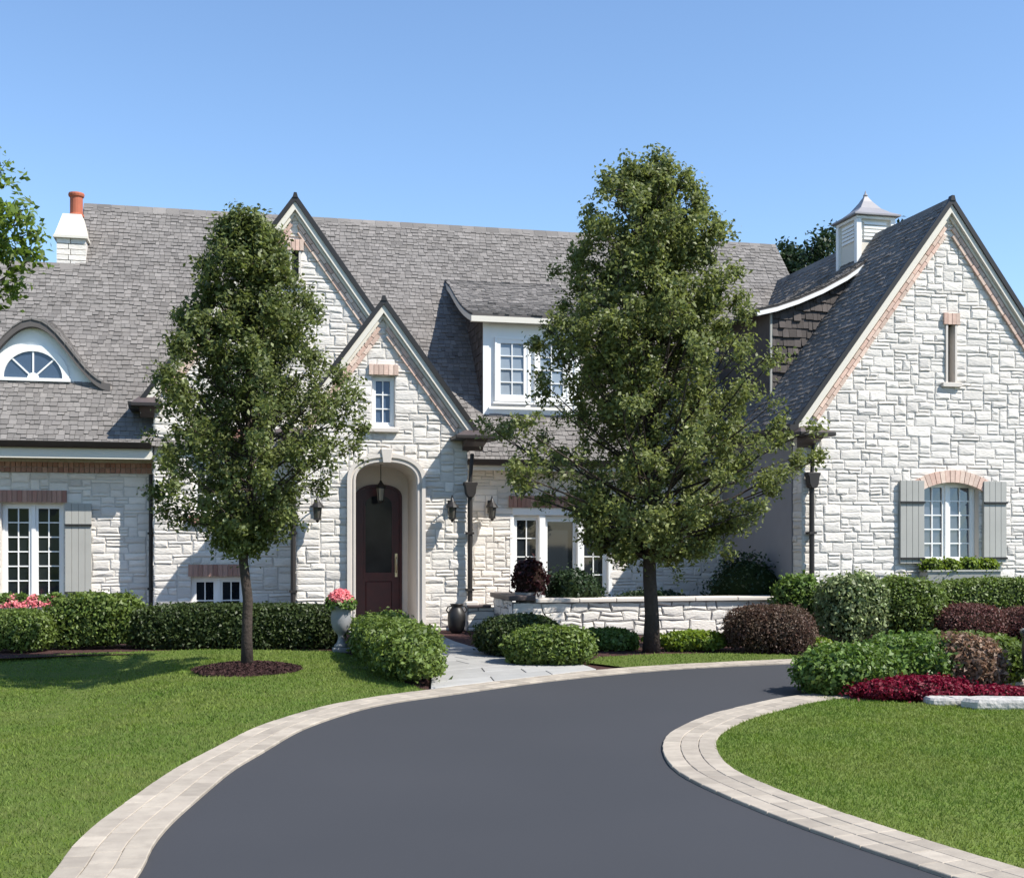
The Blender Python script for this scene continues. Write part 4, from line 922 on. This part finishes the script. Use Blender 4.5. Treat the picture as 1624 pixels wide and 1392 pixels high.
# ================================================================== LANTERNS
def sconce(x, Y, z, label):
    e = empty('wall_lantern', (x, Y-.05, z), label, 'lantern', 'wall lanterns on the house front')
    MB().box(x-.045, x+.045, Y-.075, Y-.05, z-.12, z+.12).build('back_plate', 'iron', e, bevel=.01)
    MB().tube([(x, Y-.07, z+.02), (x, Y-.16, z+.10), (x, Y-.24, z+.16), (x, Y-.27, z+.19), (x, Y-.27, z+.13)], .012, 7).build('arm', 'iron', e)
    q = Y-.27
    MB().lathe([(.012, .15), (.03, .12), (.045, .08), (.115, .0), (.12, -.015), (.105, -.02)], (x, q, z), 12).build('roof', 'iron', e)
    MB().lathe([(.078, -.022), (.058, -.2), (.05, -.205)], (x, q, z), 8).build('glass', 'darkpane', e)
    b = MB()
    for k in range(4): a = math.pi/4+k*math.pi/2; b.tube([(x+.085*math.cos(a), q+.085*math.sin(a), z-.02), (x+.063*math.cos(a), q+.063*math.sin(a), z-.205)], .009, 5)
    b.lathe([(.07, -.2), (.07, -.22), (.03, -.24), (.012, -.28)], (x, q, z), 10); b.build('cage', 'iron', e)
    return e
for px_, Y, lb in ((503, YE, 'dark iron wall lantern at the side of the door nearest the lawn tree'), (716, YE, 'dark iron wall lantern between the door arch and the leader-headed downspout'), (779, YM, 'dark iron wall lantern beside the courtyard window')):
    x, z = P(px_, 803, Y-.2); sconce(x, Y, z, lb)
e = empty('pendant_lantern', (DX-.02, 21.6, 2.9), 'dark pendant lantern hanging inside the arched porch', 'lantern'); x, q, z = DX-.02, 21.6, 2.55
MB().tube([(x, q, 2.97), (x, q, 2.62)], .008, 6).build('chain', 'iron', e)
MB().lathe([(.015, .12), (.03, .08), (.10, 0), (.105, -.02), (.09, -.025)], (x, q, z), 10).build('roof', 'iron', e)
MB().lathe([(.075, -.026), (.055, -.24), (.02, -.25)], (x, q, z), 8).build('glass', 'lampglass', e)
b = MB()
for k in range(4): a = math.pi/4+k*math.pi/2; b.tube([(x+.083*math.cos(a), q+.083*math.sin(a), z-.02), (x+.06*math.cos(a), q+.06*math.sin(a), z-.25)], .008, 5)
b.lathe([(.065, -.24), (.06, -.26), (.01, -.29)], (x, q, z), 8); b.build('cage', 'iron', e)
# ================================================================== PLANTS
def prof_px(rows, cx, Z, s):
    """(y, left px, right px) rows of a crown outline seen at depth Z -> heights and radii"""
    return [(EYE+Z*(HY-y)/F, (cx-a)/s, (b_-cx)/s) for y, a, b_ in rows][::-1]
pl = prof_px([(300,386,398),(338,372,412),(375,332,432),(429,304,466),(494,296,500),(558,280,528),(623,238,570),(666,222,580),(731,226,570),(774,232,525),(817,255,485),(850,330,440),(866,370,412)], 392, 14.65, 130.2)
tree('lawn_tree', 'young pear-shaped green tree in a mulch ring on the lawn', T1, pl, .062, 140, 15, 32, .062, 'leaf', 'young trees before the house', 3, sig=.05, shrink=.08, spread=.26)
T2 = G(1033, 1033)
pr = prof_px([(252,1012,1056),(268,990,1086),(293,948,1112),(326,905,1175),(374,897,1175),(432,888,1165),(480,855,1202),(519,842,1208),(577,838,1250),(639,778,1286),(702,742,1292),(750,745,1288),(800,820,1275),(846,900,1250),(872,950,1180),(885,1000,1080)], 1033, 17.2, 110.9)
tree('bed_tree', 'taller broad green tree beside the courtyard wall', T2, pr, .10, 195, 18, 32, .07, 'leaf2', 'young trees before the house', 12, sig=.055, up=.6, shrink=.14, nodes=5, spread=.45)
e = empty('mulch_ring', (T1[0], T1[1], 0), 'round dark red-brown mulch ring under the lawn tree', 'mulch')
V = []; FF = []; n1, n2 = 8, 40
for i in range(n1+1):
    for j in range(n2):
        r = .64*i/n1*(1+.05*math.sin(3*j*2*math.pi/n2+1)+.04*math.sin(7*j*2*math.pi/n2)); a = 2*math.pi*j/n2
        V.append((T1[0]+r*math.cos(a), T1[1]+r*math.sin(a), .018+.07*(1-(i/n1)**2)+R.uniform(-.006, .006)*(i < n1)))
FF = [(i*n2+j, (i+1)*n2+j, (i+1)*n2+(j+1) % n2, i*n2+(j+1) % n2) for i in range(n1) for j in range(n2)]
mk('mound', V, FF, 'mulch', e, smooth=True)
n = 5000; rr = .66*np.sqrt(NR.random(n)); aa = NR.uniform(0, 6.283, n); pos = np.stack([T1[0]+rr*np.cos(aa), T1[1]+rr*np.sin(aa), .03+.07*(1-(rr/.66)**2)+NR.uniform(0, .02, n)], 1)
v, f = leaf_mesh(pos, NR.normal(size=(n, 3))*.5+np.array([0, 0, 1]), NR.uniform(.02, .055, n), .35, .05)
mk('bark_chips', v, f, 'mulch', e, rnd=NR.random(n), kind='stuff')
# leafy branch of the tree that stands outside the frame on the left
tree('foreground_tree', 'bright green tree reaching in at the left edge of the picture', (-3.1, 13.02), [(3.6, .4, .4), (3.95, .85, .85), (4.4, 1.16, 1.16), (4.95, 1.2, 1.2), (5.3, .9, .9), (5.6, .2, .2)], .07, 56, 12, 24, .085, 'leafbright', None, 21)
# trees beyond the house
for i, (px_, Z, top, rad, lb) in enumerate(((1288, 46, 352, 1.6, 'dark green tree crown showing behind the roof beside the cupola'), (1432, 50, 338, 1.3, 'dark treetop just behind the wing ridge right of the cupola'))):
    u = (px_-CX)/F; bx, by = Z*(SY+u*CYW), Z*(CYW-u*SY); h = EYE+Z*(HY-top)/F
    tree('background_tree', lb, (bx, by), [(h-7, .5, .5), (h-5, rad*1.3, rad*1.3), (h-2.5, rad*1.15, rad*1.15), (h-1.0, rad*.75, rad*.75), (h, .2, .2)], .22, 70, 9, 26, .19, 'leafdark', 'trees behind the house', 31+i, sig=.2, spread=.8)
# --- hedges left of the path
HG = 'clipped shrubs along the house front'
def row_between(px0, y0, px1, y1): a = G(px0, y0); b_ = G(px1, y1); return a, b_
def mid_yaw(a, b_): return ((a[0]+b_[0])/2, (a[1]+b_[1])/2), math.atan2(b_[1]-a[1], b_[0]-a[0]), math.hypot(b_[0]-a[0], b_[1]-a[1])/2
def hedge(name, label, cat, p0, p1, depth, hgt, n, size, m, back=.0, **k):
    a, b_ = row_between(*p0, *p1); c, yw, hl = mid_yaw(a, b_); c = (c[0]-math.sin(yw)*(depth+back), c[1]+math.cos(yw)*(depth+back))
    return bush(name, label, cat, c, hl, depth, hgt, n, size, m, HG, yaw=yw, **k)
hedge('hedge', 'long clipped dark green hedge behind the lawn tree', 'hedge', (196, 1030), (536, 1030), .42, .63, 26000, .045, 'yewdark', expo=5, lump=.06)
hedge('shrub', 'looser green shrub beside the hedge under the left shutter', 'shrub', (52, 1030), (215, 1030), .40, .76, 9000, .055, 'boxwood', expo=3.2, lump=.14)
hedge('shrub', 'rounded clipped shrub at the left edge below the flower box', 'shrub', (-40, 1036), (64, 1036), .42, .60, 7000, .045, 'boxwood', expo=2.6, lump=.05)
hedge('hedge', 'sausage-shaped clipped boxwood between lawn and path', 'hedge', (668, 1090), (592, 1026), .42, .56, 18000, .052, 'boxwood', expo=3.2, lump=.13, back=-.40)
hedge('shrub', 'dark green boxwood mound on the far side of the path', 'shrub', (722, 1040), (815, 1050), .55, .56, 9000, .045, 'yewdark', expo=2.6, lump=.07, back=.1)
hedge('shrub', 'sunlit boxwood mound nearest the driveway beside the path', 'shrub', (800, 1059), (938, 1060), .45, .47, 11000, .05, 'boxwood', expo=2.6, lump=.1)
hedge('ground_plants', 'dark green leafy plants under the courtyard wall left of the tree', 'plant', (920, 1032), (1012, 1032), .3, .28, 3500, .06, 'shrubgreen', lump=.2)
hedge('ground_plants', 'yellow-green leafy plants under the courtyard wall right of the tree', 'plant', (1048, 1033), (1160, 1034), .3, .26, 4500, .055, 'limeleaf', lump=.2)
hedge('shrub', 'rounded red-brown barberry shrub before the courtyard wall', 'shrub', (1152, 1038), (1298, 1040), .55, .66, 14000, .032, 'barberry', core='browncore', lump=.08, expo=2.8)
hedge('shrub', 'tuft of olive ground cover at the foot of the barberry', 'plant', (1290, 1036), (1330, 1034), .2, .2, 1200, .04, 'limeleaf')
# shrubs before the wing
def pbush(name, label, cat, px0, px1, ytop, Y, n, size, m, zb=0.0, dep=None, **k):
    """shrub standing at depth Y whose outline spans px0..px1 and rises to ytop"""
    x0 = P(px0, 900, Y)[0]; x1 = P(px1, 900, Y)[0]; h = P((px0+px1)/2, ytop, Y)[1]
    return bush(name, label, cat, ((x0+x1)/2, Y, zb), (x1-x0)/2, dep or (x1-x0)/2*.9, h-zb, n, size, m, **k)
pbush('shrub', 'small green shrub at the end of the courtyard wall', 'shrub', 1232, 1304, 912, 18.5, 3500, .06, 'shrubgreen', lump=.2)
pbush('shrub', 'upright pale variegated shrub before the wing corner', 'shrub', 1304, 1398, 912, 17.6, 6500, .06, 'variegated', expo=3.2, lump=.14)
pbush('shrub', 'upright dark green shrub beside the variegated one', 'shrub', 1394, 1486, 916, 17.5, 7500, .05, 'boxwood', expo=3.0, lump=.12)
pbush('hedge', 'green clipped hedge under the wing window', 'hedge', 1470, 1760, 918, 18.2, 15000, .05, 'boxwood', dep=.42, expo=4.5, lump=.06)
pbush('shrub', 'low red-brown barberry under the wing window hedge', 'shrub', 1482, 1592, 958, 17.0, 9000, .032, 'barberryred', core='browncore', dep=.5, lump=.1)
pbush('shrub', 'second red-brown barberry at the right edge by the hedge', 'shrub', 1575, 1700, 963, 16.9, 8000, .032, 'barberryred', core='browncore', dep=.5, lump=.1)
# island planting
def gb(name, label, cat, px0, px1, ybase, ytop, n, size, m, dep, **k):
    a, b_ = G(px0, ybase), G(px1, ybase); c, yw, hl = mid_yaw(a, b_); c = (c[0]-math.sin(yw)*dep, c[1]+math.cos(yw)*dep)
    Zc = c[0]*SY+c[1]*CYW; h = EYE+(Zc)*(HY-ytop)/F
    return bush(name, label, cat, c, hl, dep, h, n, size, m, yaw=yw, **k)
gb('shrub', 'rounded green shrub at the tip of the island bed by the driveway', 'shrub', 1278, 1440, 1108, 1026, 14000, .055, 'shrubgreen', .45, lump=.16)
gb('shrub', 'broad green shrub behind the red flowers', 'shrub', 1385, 1590, 1098, 1010, 16000, .056, 'shrubgreen', .55, lump=.16)
gb('shrub', 'green shrub at the back of the island bed under the barberries', 'shrub', 1440, 1660, 1092, 1004, 12000, .05, 'boxwood', .5, lump=.10)
gb('shrub', 'rounded bronze-pink shrub behind the red flowers', 'shrub', 1497, 1612, 1100, 1012, 7500, .058, 'bronzeleaf', .40, core='browncore', lump=.16)
fb = gb('flower_bed', 'low mound of crimson bedding flowers beside the lawn island', 'flowers', 1358, 1562, 1116, 1074, 7500, .038, 'redflower', .32, core='browncore', lump=.24, shell=.3)
gb('flower_bed', 'sparse crimson bedding plants at the foot of the bronze shrub', 'flowers', 1535, 1640, 1112, 1088, 2600, .036, 'redflower', .22, core='browncore', lump=.2, shell=.3)
# planting on and behind the courtyard wall
cpl = empty('wall_planter', (4.9, 19.75, .1), 'burgundy-leaved plant in a pot behind the courtyard wall corner', 'plant')
bx, by = P(838, 900, 19.75)[0], 19.75
MB().lathe([(.14, .1), (.2, .45), (.235, .68), (.24, .72), (.21, .72)], (bx, by, 0), 16).build('pot', 'urnstone', cpl, smooth=False)
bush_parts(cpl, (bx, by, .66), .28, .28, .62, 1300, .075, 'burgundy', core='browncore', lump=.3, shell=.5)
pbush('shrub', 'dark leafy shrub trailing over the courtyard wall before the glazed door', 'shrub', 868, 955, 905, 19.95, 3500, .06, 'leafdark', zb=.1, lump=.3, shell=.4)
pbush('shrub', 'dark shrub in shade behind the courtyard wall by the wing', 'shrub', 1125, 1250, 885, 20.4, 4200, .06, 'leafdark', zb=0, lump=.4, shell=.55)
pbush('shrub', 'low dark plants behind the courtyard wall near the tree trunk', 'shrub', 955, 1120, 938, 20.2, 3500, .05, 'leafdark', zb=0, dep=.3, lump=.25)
# ================================================================== URN, JAR, FLOWER BOXES, STONES
ux, uy = G(541, 1034); 
e = empty('flower_urn', (ux, uy, 0), 'grey stone pedestal urn of pink flowers at the end of the hedge', 'urn')
MB().box(ux-.12, ux+.12, uy-.12, uy+.12, 0, .07).build('plinth', 'urnstone', e, bevel=.012)
MB().lathe([(0.094, .071), (0.101, .10), (0.062, .14), (0.043, .20), (0.047, .25), (0.078, .28), (0.117, .33), (0.144, .42), (0.148, .52), (0.136, .58), (0.160, .62), (0.176, .645), (0.176, .67), (0.148, .67), (0.133, .60)], (ux, uy, 0), 24).build('bowl', 'urnstone', e, smooth=True)
bush_parts(e, (ux, uy, .60), .2, .2, .2, 700, .06, 'shrubgreen', lump=.2, shell=.4)
n = 900; d = NR.normal(size=(n, 3)); d /= np.linalg.norm(d, axis=1, keepdims=True); d[:, 2] = np.abs(d[:, 2])
pos = np.array([ux-.01, uy, .72])+d*np.array([.17, .17, .17])*NR.uniform(.8, 1.12, n)[:, None]; v, f = leaf_mesh(pos, d+NR.normal(size=(n, 3))*.4, NR.uniform(.03, .055, n), .9); mk('flower_heads', v, f, 'pinkflower', e, rnd=NR.random(n), kind='stuff')
def flower_box(name, label, X0, X1, Y, z, boxm, h=.2, leaf='shrubgreen', flower=True, boxn='box', dep=.28):
    e = empty(name, ((X0+X1)/2, Y, z), label, 'flower box')
    b = MB(); b.prX([(Y-.08-dep, z), (Y-.1, z), (Y-.1, z-h), (Y-.04-dep, z-h)], X0, X1); b.build(boxn, boxm, e, bevel=.008)
    b = MB(); b.box(X0-.015, X1+.015, Y-.1-dep, Y-.09, z+.001, z+.03); b.build('rim', boxm, e)
    for s in (X0+.15, X1-.2): MB().prX([(Y-.07-dep, z-h-.002), (Y-.06, z-h-.002), (Y-.06, z-h-.18), (Y-.1, z-h-.18)], s, s+.05).build('bracket', boxm, e)
    for i in range(4):
        c = X0+(X1-X0)*(i+.5)/4; bush_parts(e, (c, Y-.09-dep/2, z-.04), (X1-X0)/7, dep*.6, .26*R.uniform(.8, 1.2), 650, .055, leaf, lump=.3, shell=.45)
    if flower:
        n = 1500; x = NR.uniform(X0, X1, n); a = NR.uniform(0, math.pi, n); k = .5+.5*np.sin(x*9+1)**2; r = NR.uniform(.75, 1.1, n)
        pos = np.stack([x, Y-.1-dep/2-np.cos(a)*.20*r, z+.02+np.sin(a)*.21*r*k], 1); v, f = leaf_mesh(pos, NR.normal(size=(n, 3))*.5+np.array([0, -.6, .6]), NR.uniform(.03, .055, n), .9)
        mk('flower_heads', v, f, 'pinkflower', e, rnd=NR.random(n), kind='stuff')
    return e
flower_box('flower_box', 'window box of pink flowers under the casement window of the low range', W_LEFT[0]-.05, W_LEFT[1]+.02, YL, W_LEFT[2]-.12, 'white')
flower_box('flower_box', 'grey window box of trailing lime leaves under the arched wing window', 11.68, 13.12, YR, 1.05, 'shutter', .24, 'limeleaf', False)
jx, jy = 3.74, 20.45
e = empty('garden_jar', (jx, jy, 0), 'dark rounded jar standing by the downspout and path', 'jar')
MB().lathe([(.09, 0), (.12, .03), (.15, .13), (.16, .25), (.15, .35), (.10, .42), (.085, .45), (.11, .48), (.115, .5), (.09, .5), (.07, .45)], (jx, jy, 0), 24).build('body', 'iron', e, smooth=True)
for s in (-1, 1): MB().tube([(jx+s*.09, jy, .46), (jx+s*.15, jy, .45), (jx+s*.18, jy, .39), (jx+s*.14, jy, .34)], .012, 7).build('handle', 'iron', e)
px_, py_ = G(1664, 1100)
e = empty('glazed_pot', (px_, py_, 0), 'dark blue glazed pot cut off by the right edge of the picture', 'pot')
MB().lathe([(.15, 0), (.2, .05), (.25, .25), (.27, .45), (.26, .58), (.275, .60), (.285, .64), (.27, .67), (.23, .67), (.22, .55)], (px_, py_, 0), 28).build('body', 'bluepot', e, smooth=True)
def boulder(px0, px1, ybase, h, dep, label):
    a, b_ = G(px0, ybase), G(px1, ybase); c, yw, hl = mid_yaw(a, b_); n = 14; V = []; FF = []
    prof = [(1.0, 0), (1.06, h*.3), (1.05, h*.75), (.96, h), (.5, h*1.03), (0.02, h*1.05)]; ws = [R.uniform(.88, 1.1) for _ in range(n)]
    for r_, z in prof:
        for j in range(n):
            t = 2*math.pi*j/n; q = (abs(math.cos(t))**.6*math.copysign(1, math.cos(t)), abs(math.sin(t))**.6*math.copysign(1, math.sin(t))); kx_ = ws[j]*(1 if r_ > .9 else r_/.95)*(r_ if r_ > .9 else 1)
            x, y = q[0]*hl*kx_, q[1]*dep*kx_; V.append((c[0]+x*math.cos(yw)-y*math.sin(yw), c[1]+dep+x*math.sin(yw)+y*math.cos(yw), z+R.uniform(-.006, .006)*(z > 0)))
    FF = [(i*n+j, i*n+(j+1) % n, (i+1)*n+(j+1) % n, (i+1)*n+j) for i in range(len(prof)-1) for j in range(n)]
    o = mk('edging_stone', V, FF, 'limestone', origin=(c[0], c[1]+dep, 0)); tag(o, label, 'stone', 'flat edging stones of the island bed')
boulder(1480, 1555, 1121, .08, .13, 'shorter flat pale edging stone next to the crimson flowers'); boulder(1548, 1660, 1128, .11, .15, 'longer flat pale edging stone running out of the picture at right')
